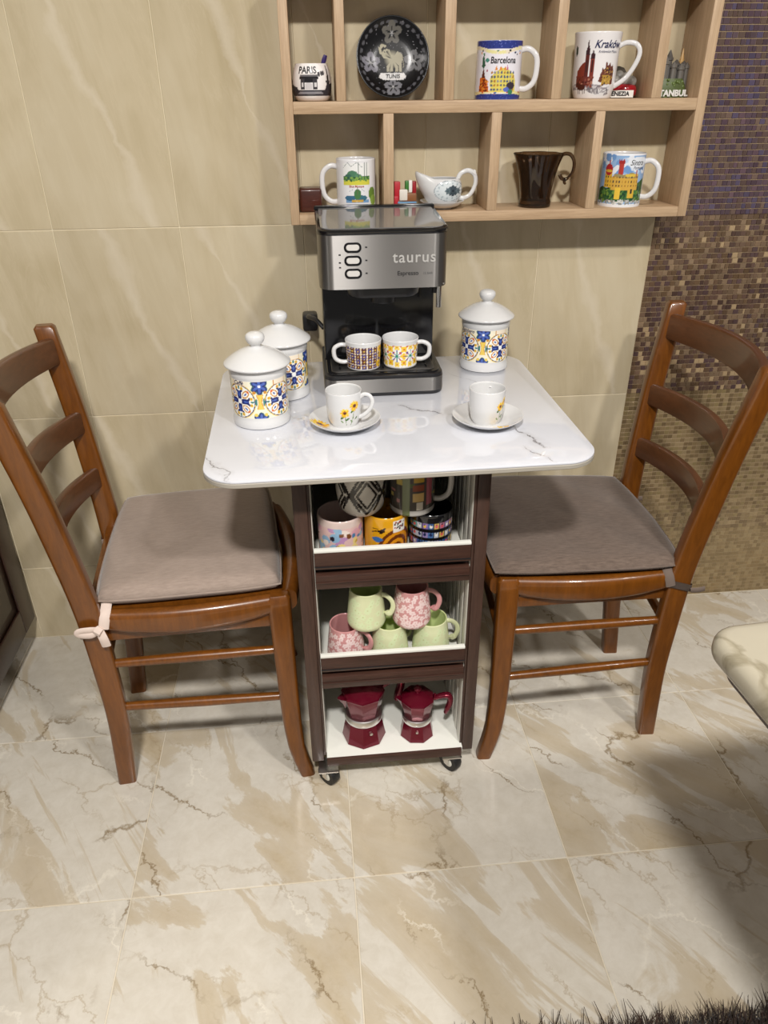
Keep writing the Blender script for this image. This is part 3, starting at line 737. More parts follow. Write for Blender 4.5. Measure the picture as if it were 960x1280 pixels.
# ------------------------------------------------------------------ canisters
R0 = .0478
def canister_canvas():
    rs = random.Random(11); cv = Canvas(2*PI*R0, .066, 'f1ead2', 1500, y0=.020)
    NAV, BLU, OCH, YEL, GRN, ORA = '27306f', '4a66b4', 'c98a2e', 'e9c95a', '3f7d78', 'd9703a'
    P = 2*PI*R0/4
    for k in range(-3, 4):
        cx, cy = (k + .5)*P, .050
        cv.ell(cx, cy, .0305, .0305, YEL); cv.ell(cx, cy, .0292, .0292, NAV); cv.ell(cx, cy, .0278, .0278, 'f6f3ea')
        for q in range(8):
            a = q*PI/4
            if q % 2:
                cv.ell(cx + .018*math.cos(a), cy + .018*math.sin(a), .0082, .0056, OCH, a); cv.ell(cx + .018*math.cos(a), cy + .018*math.sin(a), .0062, .0037, 'f6f3ea', a); cv.ell(cx + .018*math.cos(a), cy + .018*math.sin(a), .0032, .0014, BLU, a)
                cv.ell(cx + .0245*math.cos(a), cy + .0245*math.sin(a), .0022, .0022, ORA)
            else:
                cv.ell(cx + .0105*math.cos(a), cy + .0105*math.sin(a), .0085, .0048, NAV, a); cv.ell(cx + .013*math.cos(a), cy + .013*math.sin(a), .0048, .0022, BLU, a)
                for s in (-1, 1):
                    cv.ell(cx + .0185*math.cos(a + s*.24), cy + .0185*math.sin(a + s*.24), .0052, .0020, NAV, a + s*.7)
                    cv.ell(cx + .0235*math.cos(a + s*.25), cy + .0235*math.sin(a + s*.25), .0030, .0030, YEL); cv.ell(cx + .0235*math.cos(a + s*.25), cy + .0235*math.sin(a + s*.25), .0016, .0016, OCH)
                cv.ell(cx + .0245*math.cos(a), cy + .0245*math.sin(a), .0035, .0018, GRN, a)
        cv.ell(cx, cy, .0042, .0042, 'f4f4f4')
        gx = k*P
        for gy, r in ((.0775, .0150), (.0185, .0135)):
            cv.flower(gx, gy, r, 6, GRN, None, PI/6, .62); cv.flower(gx, gy, r*.92, 6, NAV, None, PI/6, .55); cv.flower(gx, gy, r*.78, 6, BLU, None, PI/6, .32); cv.ell(gx, gy, r*.16, r*.16, 'f4f4f4')
        cv.poly([(gx-.0062, .0635), (gx+.0062, .0635), (gx+.003, .050), (gx+.0062, .0365), (gx-.0062, .0365), (gx-.003, .050)], OCH)
        cv.poly([(gx-.0048, .0625), (gx+.0048, .0625), (gx+.0018, .050), (gx+.0048, .0375), (gx-.0048, .0375), (gx-.0018, .050)], YEL)
        for s in (-1, 1):
            cv.ell(gx + s*.0085, .0275, .0028, .0028, YEL); cv.ell(gx + s*.0090, .067, .0026, .0026, OCH)
            cv.ell(gx + s*.0065, .050, .0018, .0065, GRN)
        cv.rect(cx-.013, .0775, cx+.013, .087, OCH); cv.rect(cx-.012, .0783, cx+.012, .087, 'f3e6d0')
    return cv
CAN = canister_canvas(); canmesh = {}
def canister(label, x, y, rz, word):
    t = thing('canister', label, 'canister', (x, y, T), rz, 'tile-patterned storage canisters')
    if not canmesh:
        prof = [(.0455, 0)] + [(.0488, .0015), (.0493, .006), (.0493, .011), (.0482, .0145)] + resample([(R0, .017), (R0, .087)], .00085) + [(.0486, .0885), (.0490, .093), (.0486, .098), (.0478, .102), (.0470, .104)]
        n0, n1 = 5, len(prof) - 6
        f = lambda th, r, z, k: np.where(((z >= .0205) & (z <= .0855) & (k >= n0))[..., None], CAN.samp(th*R0, z, WH), np.array(WH))
        canmesh['jar'] = lathe(prof, 340, f, close_top=True)
        lp = smooth_prof([(.0478, .1035), (.0545, .1030), (.0562, .1052), (.0540, .1085), (.0420, .1175), (.0280, .1255), (.0160, .1300), (.0125, .1320)], 4)
        canmesh['lid'] = lathe([(0, .1036)] + lp + [(0, .1325)], 64, None, WH)
        kp = smooth_prof([(.0095, .1315), (.0088, .1345), (.0130, .1385), (.0162, .1450), (.0150, .1515), (.0100, .1550), (.0040, .1562)], 4)
        canmesh['lid_knob'] = lathe(kp + [(0, .1563)], 40, None, WH)
        finish('jar', canmesh['jar'], M['ceramic'], t, 50); l = finish('lid', canmesh['lid'], M['ceramic'], t, 60); finish('lid_knob', canmesh['lid_knob'], M['ceramic'], l, 60)
    else:
        o = bpy.data.objects.new('jar', canmesh['jar']); C.objects.link(o); o.parent = t
        l = bpy.data.objects.new('lid', canmesh['lid']); C.objects.link(l); l.parent = t
        k = bpy.data.objects.new('lid_knob', canmesh['lid_knob']); C.objects.link(k); k.parent = l
    if word:
        P = 2*PI*R0/4
        lettering(word, .0095, M['ink_navy'], t, on_cyl(R0, -.5*P, .0822, .0006), shear=.35, bold=.0001)
    return t
canister('white lidded canister with blue and yellow tile pattern, nearest the table edge on the left', .4115, -.3965, toward(.4115, -.3965) * 0 + .06, 'Caffè')
canister('white lidded canister half hidden behind the front left one', .4470, -.2690, -.30, None)
canister('white lidded canister with tile pattern alone at the right back of the table', .8575, -.1570, -.30, 'Zucchero')

# ------------------------------------------------------------------ espresso machine
MX0, MX1, MY0, MY1 = .525, .748, -.309, -.113
HB, HT = .9535, 1.0490
mx, my = (MX0+MX1)/2, -.21
t = mach = thing('espresso_machine', 'brushed steel and black espresso machine standing on the marble table top', 'coffee machine', (mx, my, T))
def mb(name, a, b, mat, bev=.002, parent=None): return mbox(name, (a[0]-mx, a[1]-my, a[2]-T), (b[0]-mx, b[1]-my, b[2]-T), mat, parent or mach, bev)
def loc_(bm): bmesh.ops.translate(bm, vec=(-mx, -my, -T), verts=bm.verts); return bm
def plan(x0, x1, y0, y1, rf=.024, rb=.004, n=7):
    p = []
    for (cx, cy, a0, r) in ((x1-rb, y1-rb, 0, rb), (x0+rb, y1-rb, 90, rb), (x0+rf, y0+rf, 180, rf), (x1-rf, y0+rf, 270, rf)):
        for k in range(n+1): a = math.radians(a0 + 90*k/n); p.append((cx + r*math.cos(a), cy + r*math.sin(a)))
    return p
obj('rear_column', loc_(box(BM(), (MX0+.004, -.205, T+.03), (MX1-.006, MY1, HB+.002), .004)), M['black_gloss'], mach)
obj('base', loc_(prism(BM(), plan(MX0, MX1, MY0, MY1), T+.0005, T+.040, .002, 2)), M['black_plastic'], mach)
def band(x0, x1, y0, y1, z0, z1, th, rf=.024):
    """steel sheet wrapped round the front and both rounded corners"""
    bm = BM(); o = plan(x0, x1, y0, y1, rf)[8*2-1:] ; o = o[1:]
    o = [(x0, y1 - .03)] + plan(x0, x1, y0, y1, rf)[16:] + [(x1, y1 - .03)]
    i = [(x0+th, y1 - .03)] + plan(x0+th, x1-th, y0+th, y1, rf-th)[16:] + [(x1-th, y1 - .03)]
    ring = o + i[::-1]
    return loft(bm, [[(x, y, z) for x, y in ring] for z in (z0, z1)])
obj('base_band', loc_(band(MX0-.0008, MX1+.0008, MY0-.0012, MY1, T+.0075, T+.0335, .002)), M['steel'], mach)
obj('head', loc_(prism(BM(), plan(MX0, MX1, MY0, MY1, .026), HB, HT, .003, 2)), M['black_plastic'], mach)
obj('front_panel', loc_(band(MX0-.0008, MX1+.0008, MY0-.0012, MY1+.012, HB+.001, HT-.005, .002, .026)), M['steel'], mach)
tr = obj('drip_tray', loc_(prism(BM(), plan(MX0+.006, MX1-.006, MY0+.008, -.200, .020, .004), T+.0395, T+.0425, .001, 1)), M['black_gloss'], mach)
gr = obj('drip_grate', loc_(prism(BM(), plan(MX0+.014, MX1-.014, MY0+.018, -.208, .014, .004), T+.0420, T+.0440, .0008, 1)), M['steel_dark'], tr)
GZ = T + .0441
bm = BM()
for k in range(9):
    x = MX0 + .030 + k*.0204
    for (y0, y1) in ((MY0+.030, -.262), (-.255, -.218)): box(bm, (x-.0016, y0, T+.0436), (x+.0016, y1, T+.0443), 0)
obj('grate_slots', loc_(bm), M['black_gloss'], gr, kind='stuff')
# group head under the head
bm = BM(); pts = plan(.572, .706, -.292, -.205, .030, .003)
rings = [[(mx + (x-mx)*k, y, z) for x, y in pts] for z, k in ((HB-.019, .90), (HB-.016, .96), (HB+.001, 1.0))]
obj('group_head', loc_(loft(bm, rings)), M['black_plastic'], mach)
obj('brew_spout', loc_(tube(BM(), [(.639, -.255, HB-.034), (.639, -.255, HB-.015)], .022, 24, up=(0, 1, 0))), M['black_plastic'], mach)
wnd = obj('steam_wand', loc_(tube(BM(), [(.7405, -.268, HB+.002), (.7405, -.268, HB-.045)], [.0052, .0050, .0048], 12, up=(0, 1, 0))), M['chrome'], mach)
obj('wand_sleeve', loc_(tube(BM(), [(.7335, -.262, HB+.001), (.7335, -.262, HB-.020)], .005, 10, up=(0, 1, 0))), M['black_plastic'], wnd)
# smoked lid: frame, clear panel, raised back bar
lid = obj('lid_frame', loc_(loft(BM(), [[(x, y, z + (y-MY0)*.055) for x, y in plan(MX0-.002-e, MX1+.002+e, MY0-.002-e, MY1, .027)] for z, e in ((HT-.004, -.001), (HT-.002, 0), (HT+.002, 0), (HT+.0035, -.0015))])), M['black_gloss'], mach)
obj('lid_panel', loc_(loft(BM(), [[(x, y, z + (y-MY0)*.055) for x, y in plan(MX0+.005, MX1-.005, MY0+.006, MY1-.018, .020, .006)] for z in (HT+.003, HT+.0050)])), M['smoke'], lid)
obj('lid_bar', loc_(box(BM(), (MX0-.003, MY1-.016, HT+.008), (MX1+.003, MY1+.0, HT+.0185), .003)), M['black_gloss'], lid)
FYM = MY0 - .0012
for z in (1.0245, 1.0030, .9815):
    bx = .583
    ob = [(bx + (x-bx), z + (y-z)) for x, y in rrect(bx, z, .030, .0165, .0081, 6)]
    b1 = obj('button', loc_(loft(BM(), [[(x, FYM - d, y) for x, y in rrect(bx, z, .0225*k, .0098*k, .0048, 6)] for d, k in ((0, 1), (.0022, 1), (.0032, .9))])), M['button'], mach)
    obj('button_ring', loc_(loft(BM(), [[(x, FYM - d, y) for x, y in ob] for d in (-.0005, .0012)])), M['black_gloss'], b1)
bm = BM()
for x, z in ((.5605, 1.013), (.5605, .992), (.606, 1.0245), (.606, 1.0030), (.606, .9815), (.5605, 1.0)): box(bm, (x-.0018, FYM-.0004, z-.0011), (x+.0018, FYM+.0002, z+.0011))
obj('indicator_marks', loc_(bm), M['ink_black'], mach, kind='stuff')
fp = lambda cx, cz: (lambda x, y, z: (cx + x - mx, FYM - .0004 - z - my, cz + y - T))
lettering('taurus', .0265, M['silver_letter'], mach, fp(.689, 1.0060), extrude=.0008, bold=.0002, cut=0, space=1.12, label='silver raised lettering')
lettering('Espresso', .0105, M['ink_black'], mach, fp(.678, .9795), cut=0, bold=.0001)
lettering('15 BAR', .0055, M['ink_grey'], mach, fp(.713, .9788), cut=0)
obj('screw', loc_(tube(BM(), [(MX1-.006, FYM+.004, HB+.006), (MX1-.006, FYM-.0005+.004, HB+.006)], .0016, 10, up=(0, 0, 1))), M['chrome'], mach)
# cord behind the machine with its black plug
cd = obj('power_cord', loc_(tube(BM(), [(.530, -.122, .835), (.515, -.105, .848), (.500, -.075, .846), (.503, -.040, .838)], .0045, 10, smooth_n=6, up=(0, 0, 1))), M['black_plastic'], mach)
bm = BM(); box(bm, (.487, -.046, .806), (.519, -.006, .842), .006)
obj('plug', loc_(bm), M['black_plastic'], cd)

# ------------------------------------------------------------------ two patterned cups on the drip grate
def cup_outer(rb, rt, h, flare=.0015): return smooth_prof([(rb*.90, .0), (rb, .003), (rb*1.0, .010), (rb + (rt-rb)*.35, h*.5), (rb + (rt-rb)*.62, h*.82), (rt, h)], 5)
RA = .0325
cv = Canvas(2*PI*RA, .054, 'efe4d2', 1500)
P = .0115
for i in range(-9, 10):
    for j in range(0, 5):
        x, y = i*P, .008 + j*P*.9
        cv.flower(x, y, .0058, 4, '5a2f2c' if (i + j) % 2 else '4b3a72', None, PI/4, .8); cv.ell(x, y, .0016, .0016, 'd8b24a')
        cv.ell(x + P/2, y + P*.45, .0024, .0024, 'b08a3c'); cv.ell(x + P/2, y + P*.45, .0013, .0013, 'efe4d2')
for x, y in ((.036, .040), (.033, .012), (.040, .028)): cv.ell(x, y, .0075, .0065, 'e2b421'); cv.ell(x + .002, y, .003, .003, 'a5801c')
cv.rect(-1, .0, 1, .004, WH); cv.rect(-1, .0455, 1, .06, WH)
hd = (dee(.030, .0555, .010, .044), .0042, -PI/2, (1.0, 1.1))
mug('espresso_cup', 'white cup with dense brown and violet lattice print, left one on the machine tray', 'cup', (.6005, -.2640, GZ), cup_outer(.0315, .0345, .0535), wrap(cv, RA, WH), handle=hd, rz=-.03, group='cups on the drip tray', seg=190)
cv = Canvas(2*PI*RA, .054, 'f3efe6', 1500)
for i in range(-4, 5):
    x, y = i*.026 - .008, .026
    for k in range(8): cv.line([(x, y), (x + .0095*math.cos(k*PI/4), y + .0095*math.sin(k*PI/4))], .0014, '2f5c9e' if k % 2 else '3a8f7c')
    cv.ell(x, y, .0026, .0026, '2b8a6b')
    for k in range(8): cv.ell(x + .0105*math.cos(k*PI/4), y + .0105*math.sin(k*PI/4), .0017, .0013, '3b4fa2', k*PI/4)
    x += .013
    for dy in (.013, .026, .039):
        cv.flower(x, dy, .0066, 4, 'ecc331', 'd9562c', PI/4 if dy != .026 else 0, .75)
        for s in (-1, 1): cv.ell(x + s*.0065, dy + .0062, .0028, .0016, 'c2402c', s*.8)
    for dy in (.010, .043): cv.flower(x - .013, dy, .006, 4, 'efcf55', 'c9462c', PI/4, .7)
cv.rect(-1, .0, 1, .004, WH); cv.rect(-1, .0455, 1, .06, WH)
hd = (dee(.030, .0555, .010, .044), .0042, PI/2, (1.0, 1.1))
mug('espresso_cup', 'white cup with blue star and yellow flower print, right one on the machine tray', 'cup', (.6710, -.2600, GZ), cup_outer(.0315, .0345, .0535), wrap(cv, RA, WH), handle=hd, rz=-.06, group='cups on the drip tray', seg=190)

# ------------------------------------------------------------------ sunflower cups and saucers
def sunflower(cv, x, y, r, rs):
    for k in range(15):
        a = 2*PI*k/15 + rs.uniform(-.1, .1); cv.ell(x + .62*r*math.cos(a), y + .62*r*math.sin(a), r*.42, r*.15, rs.choice(('f0c419', 'e8ad17', 'f5d33a')), a)
    cv.ell(x, y, r*.40, r*.40, 'b0641a'); cv.ell(x, y, r*.27, r*.27, '4b2a14')
SC = smooth_prof([(.030, .0), (.031, .0022), (.040, .0040), (.052, .0095), (.0600, .0155), (.0600, .0170), (.0500, .0118), (.038, .0065), (.027, .0050)], 4)
def saucer(label, x, y, fx, fy, rz):
    cv = Canvas(.13, .13, WH, 1400, y0=-.065); sunflower(cv, fx, fy, .0165, random.Random(2))
    def f(th, r, z, k): return np.where((k > len(SC)*.5)[..., None], cv.samp(r*np.sin(th), -r*np.cos(th), WH), np.array(WH))
    t = thing('saucer', label, 'saucer', (x, y, T), rz, 'sunflower saucers')
    P = resample(SC, .0012)
    def g(th, r, z, k): return np.where(((k > len(P)*.44))[..., None], cv.samp(r*np.sin(th), -r*np.cos(th), WH), np.array(WH))
    finish('plate', lathe(P + [(.012, .0048), (0, .0048)], 200, g), M['ceramic'], t, 60)
    tag(t, label, 'saucer', 'sunflower saucers')
saucer('white saucer with a sunflower on its rim, under the left sunflower cup', .5545, -.4400, -.043, -.010, 0)
saucer('white saucer under the right sunflower cup, a yellow flower print at its front', .8000, -.4560, .012, -.047, 0)
def suncup(label, x, y, u0, handle_ang, two):
    R = .0305; cv = Canvas(2*PI*R, .066, WH, 1500); rs = random.Random(4)
    for (dx, top, r) in two:
        cv.line([(u0 + dx*.5, .006), (u0 + dx*.8, .020), (u0 + dx, top)], .0012, '5c7a3a')
        cv.ell(u0 + dx + .005, .018, .0042, .0016, '3f6b33', .7); cv.ell(u0 + dx - .005, .014, .0036, .0013, '6f8f55', -.7)
    for (dx, top, r) in two: cv.ell(u0 + dx - .004, top - r*.9, .0045, .002, '4a6b2c', .8); sunflower(cv, u0 + dx, top, r, rs)
    outer = smooth_prof([(.0215, 0), (.0225, .002), (.0262, .010), (.0288, .024), (.0300, .042), (.0308, .061)], 5)
    hd = ([(.0290, .050), (.036, .0555), (.0455, .0535), (.0500, .044), (.0460, .031), (.0370, .0205), (.0265, .0140)], .0031, handle_ang, (1.15, .9))
    return mug('sunflower_cup', label, 'cup', (x, y, T + .0050), outer, wrap(cv, R, WH), handle=hd, wall=.0020, group='sunflower cups', seg=190)
suncup('white cup with two painted sunflowers, left one of the pair on saucers', .5535, -.4420, .006, 1.25, ((-.006, .030, .0085), (.012, .041, .0095)))
suncup('white cup with a sunflower at its right side, right one of the pair on saucers', .7955, -.4620, .020, 2.75, ((.0, .036, .0080), (.012, .043, .0085)))
# ------------------------------------------------------------------ mugs in the cart
def barrel(rb, rt, h): return smooth_prof([(rb*.93, 0), (rb*.99, .003), (rb, .010), (rb + (rt-rb)*.5, h*.5), (rt + .0006, h*.93), (rt, h)], 6)
FZ = .2921
def floral(label, x, y, z, colr, dark, white, kind, rz, hang):
    R = .0345; cv = Canvas(2*PI*R, .084, colr, 1300); rs = random.Random(8)
    if kind == 'pink':
        pts = []
        for _ in range(900):
            p = (rs.uniform(-PI*R, PI*R), rs.uniform(.004, .072))
            if all(math.hypot(p[0]-q[0], p[1]-q[1]) > .0088 for q in pts): pts.append(p)
        for p in pts: cv.flower(p[0], p[1], .0058, 5, white, dark, rs.uniform(0, 6), .62)
    else:
        for _ in range(80):
            x0, y0 = rs.uniform(-PI*R, PI*R), rs.uniform(.008, .066); a = rs.uniform(0, 6)
            cv.flower(x0, y0, .0062, 6, white, dark, a, .5)
            cv.line([(x0, y0), (x0 + .009*math.cos(a), y0 + .009*math.sin(a))], .0008, white)
    t = thing('floral_mug', label, 'mug', (x, y, z), rz, 'floral mugs on the middle shelf')
    h = .078
    outer = smooth_prof([(.0345, 0), (.0365, .004), (.0372, .012), (.0345, .040), (.0312, .070), (.0305, h)], 6)
    mug('floral_mug', label, 'mug', None, outer, wrap(cv, R, hexl(colr)), col=hexl(colr), inner=hexl(colr if kind == 'pink' else 'd3e29a'), seg=140, step=.0014, parent=t,
        handle=([(.0290, .068), (.040, .066), (.050, .056), (.0525, .042), (.048, .028), (.0435, .025), (.040, .030)], [.0042, .0036, .0040, .0050], hang, (1.3, .8)))
    return t
G1, G2, P1, P2 = 'd8dcb0', 'c6cc94', 'd6a9a6', 'cb9190'
floral('pink mug with white blossom print, bottom left on the middle shelf', .5390, -.4950, FZ, P2, P1, 'ecd3d0', 'pink', -.1, PI/2 - .35)
floral('pale green embossed mug, bottom centre on the middle shelf', .6240, -.4980, FZ, G1, G2, 'd8e4b6', 'green', 0, PI/2 + .5)
floral('pale green embossed mug, bottom right on the middle shelf', .7060, -.4950, FZ, G1, G2, 'd8e4b6', 'green', .1, PI/2 - .1)
UZ = FZ + .0793
floral('pale green embossed mug stacked on top at the left', .5800, -.4940, UZ, G1, G2, 'd8e4b6', 'green', 0, PI/2 - .35)
floral('pink mug with white blossom print stacked on top at the right', .6670, -.4960, UZ, P2, P1, 'ecd3d0', 'pink', .2, PI/2 - .35)
TZ = .5251
def cartmug(label, x, y, z, r, h, cv, colr, inner=None, hang=None, rz=0, outer=None, rh=None):
    hd = (dee(r-.003, r + .028, .016, h - .014), .0048, hang, (1.1, 1)) if hang is not None else None
    return mug('souvenir_mug', label, 'mug', (x, y, z), outer or barrel(r, r, h), wrap(cv, r, hexl(colr)), col=hexl(colr), inner=hexl(inner or colr), handle=hd, rz=rz, seg=150, step=.0014)
rs = random.Random(21)
cv = Canvas(2*PI*.040, .09, 'dcb9b4', 1100)
cv.speck(-.12, .0, .12, .074, 75, ('d8a2ae', '8fb4d0', 'e8d184', 'b98fb8', 'e9d9cf'), .004, .010, rs)
cv.speck(-.12, .0, .12, .070, 44, ('2b2630', '7a4a2a', '4d7ea8', 'c8a24a'), .002, .0055, rs)
cv.rect(-1, .0755, 1, .1, 'd9c4bd')
cartmug('pink mug with a colourful blotchy print, bottom left on the top shelf', .5380, -.4900, TZ, .0400, .0885, cv, 'd9c4bd', 'cbb5ae', 3.0)
cv = Canvas(2*PI*.039, .09, 'e0a21a', 1100)
for k in range(6): cv.ell(.015, .026, .034 - k*.0058, .044 - k*.0074, '6a3414' if k % 2 == 0 else 'dc8f1c', -.4)
cv.rect(.008, .060, .034, .083, 'ece7df'); cv.speck(.012, .066, .030, .080, 22, ('2a2a2a', '9a2f2a'), .0008, .0024, rs)
cv.poly([(-.020, .064), (-.004, .072), (-.006, .062), (-.014, .058)], '2a1a10'); cv.line([(-.030, .060), (-.018, .064)], .002, '2a1a10'); cv.line([(-.028, .068), (-.018, .068)], .002, '2a1a10')
cv.ell(-.020, .046, .010, .005, '3f6fb0')
cartmug('yellow mug with brown and orange stripes, bottom centre on the top shelf', .6195, -.4880, TZ, .0390, .0885, cv, 'd99c1c', 'b98a2a', 2.9)
cv = Canvas(2*PI*.0385, .09, '121214', 1100)
for j in range(4):
    for i in range(-12, 12):
        x0, y0 = i*.0104 + .0006, .010 + j*.0175
        c = rs.choice(('4a6ea0', '7d62a0', '4f8f8a', 'b0b4c0', '8f7fae', 'c2a057', '39588e', 'a06a80'))
        cv.rect(x0, y0, x0+.0088, y0+.0115, c); cv.ell(x0+.0044, y0+.0058, .0024, .0036, rs.choice(('e0dccf', '1f2b52', 'd9b13f', 'cc4b52'))); cv.ell(x0+.0044, y0+.009, .0014, .0014, '20202c')
cartmug('black mug with rows of small coloured pictures, bottom right on the top shelf', .7000, -.4880, TZ, .0385, .0885, cv, '121214', '0c0c0e', 2.8)
cv = Canvas(2*PI*.043, .1, 'd8d2c8', 1200)
for c in range(-3, 3):
    cx = c*.062 + .0075
    for (rx, w) in ((.026, .0055), (.0175, .0042)):
        cv.line([(cx - rx, .048), (cx, .048 + rx*1.45), (cx + rx, .048), (cx, .048 - rx*1.45), (cx - rx, .048)], w, '1a1613')
    ex = cx + .031
    cv.line([(ex - .017, .048 + .030), (ex + .017, .048 - .030)], .005, '1a1613'); cv.line([(ex + .017, .048 + .030), (ex - .017, .048 - .030)], .005, '1a1613')
    for dx, dy in ((0, .010), (0, -.010), (.0066, 0), (-.0066, 0)): cv.poly([(ex+dx-.003, .048+dy), (ex+dx, .048+dy+.004), (ex+dx+.003, .048+dy), (ex+dx, .048+dy-.004)], 'd8d2c8')
TU = TZ + .0899
cartmug('white rounded mug with black diamond lines, stacked upper left on the top shelf', .5765, -.4880, TU, .0440, .094, cv, 'd8d2c8', None, 2.6, outer=smooth_prof([(.026, 0), (.031, .002), (.0395, .014), (.0440, .040), (.0435, .070), (.0410, .094)], 6))
cv = Canvas(2*PI*.0395, .1, '4b4640', 1100)
cv.rect(-.2, 0, .2, .012, 'b6b2ac')
for k in range(60): 
    x0, y0 = rs.uniform(-.12, .12), rs.uniform(.014, .09); cv.rect(x0, y0, x0 + rs.uniform(.004, .014), y0 + rs.uniform(.003, .010), rs.choice(('6b7a3a', '8a3a3a', 'b8a45a', '3a3a30', 'a6706a', 'c2b48a', '54603a', '7a2f3a')))
cv.rect(-.022, .0, -.010, .1, '5f6b3c'); cv.rect(-.004, .030, .016, .046, 'c9a86b'); cv.rect(-.004, .050, .016, .062, '8a4a35'); cv.rect(-.002, .066, .016, .078, 'b9953c'); cv.rect(.020, .020, .034, .09, '9a4450'); cv.rect(.002, .014, .014, .028, 'cfc6b5')
cartmug('dark mug with a market-street print and white handle, stacked upper right on the top shelf', .6660, -.4880, TU, .0398, .094, cv, 'b6b2ac', 'cfcac2', 1.45)

# ------------------------------------------------------------------ moka pots
def moka(label, x, y, s, rz, z):
    t = thing('moka_pot', label, 'moka pot', (x, y, z), rz, 'moka pots on the bottom shelf')
    def octo(levels, cap=True):
        return loft(BM(), [[(r*s*math.cos((k+.5)*PI/4), r*s*math.sin((k+.5)*PI/4), h*s) for k in range(8)] for r, h in levels], cap)
    obj('boiler', octo(((.041, 0), (.0435, .002), (.0425, .006), (.0350, .047), (.0335, .050))), M['red'], t, 25)
    me = lathe([(.0335*s, .049*s), (.0365*s, .050*s), (.0375*s, .053*s), (.0375*s, .061*s), (.0365*s, .064*s), (.0325*s, .066*s)], 40, close_top=True)
    cl = finish('collar', me, M['alu'], t, 40)
    me = lathe([(.0365*s, .0640*s), (.0378*s, .0655*s), (.0365*s, .067*s), (.030*s, .0675*s)], 40, close_top=True); finish('collar_ring', me, M['alu'], cl, 40)
    obj('upper_pot', octo(((.0310, .064), (.0325, .067), (.0415, .110), (.0420, .113), (.0400, .114))), M['red'], t, 25)
    ld = obj('lid', octo(((.0420, .113), (.0427, .1155), (.0410, .119), (.020, .130), (.012, .1325))), M['red'], t, 25)
    me = lathe(smooth_prof([(.0060*s, .131*s), (.0070*s, .136*s), (.0100*s, .141*s), (.0095*s, .147*s), (.0040*s, .150*s)], 4) + [(0, .1502*s)], 24); finish('lid_knob', me, M['red'], ld, 50)
    bm = loft(BM(), [[(-.040*s + a*s, b*s, c*s) for a, b, c in tri] for tri in (((.002, -.012, .112), (.002, .012, .112), (.003, 0, .082)), ((-.006, -.007, .1125), (-.006, .007, .1125), (-.002, 0, .096)), ((-.012, -.002, .1135), (-.012, .002, .1135), (-.010, 0, .109)))])
    obj('spout', bm, M['red'], t, 30)
    obj('hinge', tube(BM(), [(.043*s, -.008*s, .118*s), (.043*s, .008*s, .118*s)], .004*s, 10, up=(0, 0, 1)), M['red'], t)
    P = [(.040*s, 0, .112*s), (.052*s, 0, .119*s), (.070*s, 0, .124*s), (.079*s, 0, .118*s), (.080*s, 0, .100*s), (.074*s, 0, .080*s), (.070*s, 0, .066*s)]
    obj('handle', tube(BM(), P, [.0055*s, .0075*s, .0085*s, .0095*s, .0095*s, .0085*s, .0060*s], 10, flat=(.8, 1.1), smooth_n=5), M['red'], t, 50)
    a = rz; obj('safety_valve', tube(BM(), [(.0355*s*math.sin(.0), -.0350*s, .036*s), (0, -.0415*s, .036*s)], .0032*s, 8, up=(0, 0, 1)), M['alu'], t)
    return t
moka('red eight-sided moka pot, the larger left one on the bottom shelf', .5690, -.5000, 1.05, .30, .0781)
moka('red eight-sided moka pot, the smaller right one on the bottom shelf', .6800, -.5060, .84, -.12, .0781)

# ------------------------------------------------------------------ things on the wall shelf
Z1, Z0 = 1.2386, 1.0496
BK = M['ink_black']
# Paris mug, upper row
R = .0345; cv = Canvas(2*PI*R, .06, 'e9e2df', 1600)
cv.ell(-.004, .030, .026, .024, 'f2eeec'); K = '1d1c20'
cv.rect(-.0195, .030, .010, .0335, K); cv.rect(-.018, .0175, -.011, .031, '3a383c'); cv.rect(.001, .0175, .008, .031, '3a383c'); cv.rect(-.011, .026, .001, .031, K); cv.rect(-.0185, .0335, .009, .0355, '6a676a')
cv.poly([(-.0105, .0175), (-.0105, .024), (-.005, .0265), (.0005, .024), (.0005, .0175)], 'cfcacb')
for x in (-.0155, .0035): cv.rect(x, .020, x + .003, .026, 'd8d4d4')
cv.poly([(.021, .014), (.0245, .028), (.0262, .048), (.0278, .048), (.0295, .028), (.034, .014)], K); cv.rect(.0225, .026, .0315, .028, '3a383c')
cv.poly([(-.04, .009), (-.04, .024), (-.024, .020), (-.022, .016), (.020, .016), (.024, .024), (.05, .026), (.05, .009)], '33323a')
cv.poly([(-.024, .011), (.018, .011), (.014, .0145), (-.020, .0145)], '8d8a90')
for x0 in (.011, .0155, .0185): cv.ell(x0, .0365 + (x0-.011)*.2, .0022, .003, '4a484c')
outer = smooth_prof([(.022, 0), (.028, .0015), (.0335, .010), (.0352, .026), (.0335, .044), (.0290, .058)], 6)
ma = mug('souvenir_mug', 'small rounded white mug printed PARIS with a black arch and tower, spoon inside', 'mug', (.5310, -.062, Z1), outer, wrap(cv, R, hexl('e4dfdd'), None, 1.22, .010), col=hexl('e4dfdd'), inner=hexl('2a2340'), group=None, rz=-.02, seg=190)
def bulge(R, u0, z0): return lambda x, y, z: ((R(z0+y)+.0005)*math.sin((u0+x)/R0_), -(R(z0+y)+.0005)*math.cos((u0+x)/R0_), z0 + y)
R0_ = .0335; rz_ = lambda z: float(np.interp(z, [0, .010, .026, .044, .058], [.028, .0335, .0352, .0335, .0290]))
lettering('PARIS', .0150, BK, ma, bulge(rz_, -.008, .0482), bold=.0004, sx=.92)
obj('spoon', tube(BM(), [(.008, 0, .012), (.017, 0, .046), (.0235, 0, .0645), (.0265, 0, .0720)], [.0018, .0018, .0030, .0022], 8, flat=(1.4, .6), smooth_n=4, up=(0, 1, 0)), plain('violet_plastic', hexl('3a2a6b'), .3), ma)
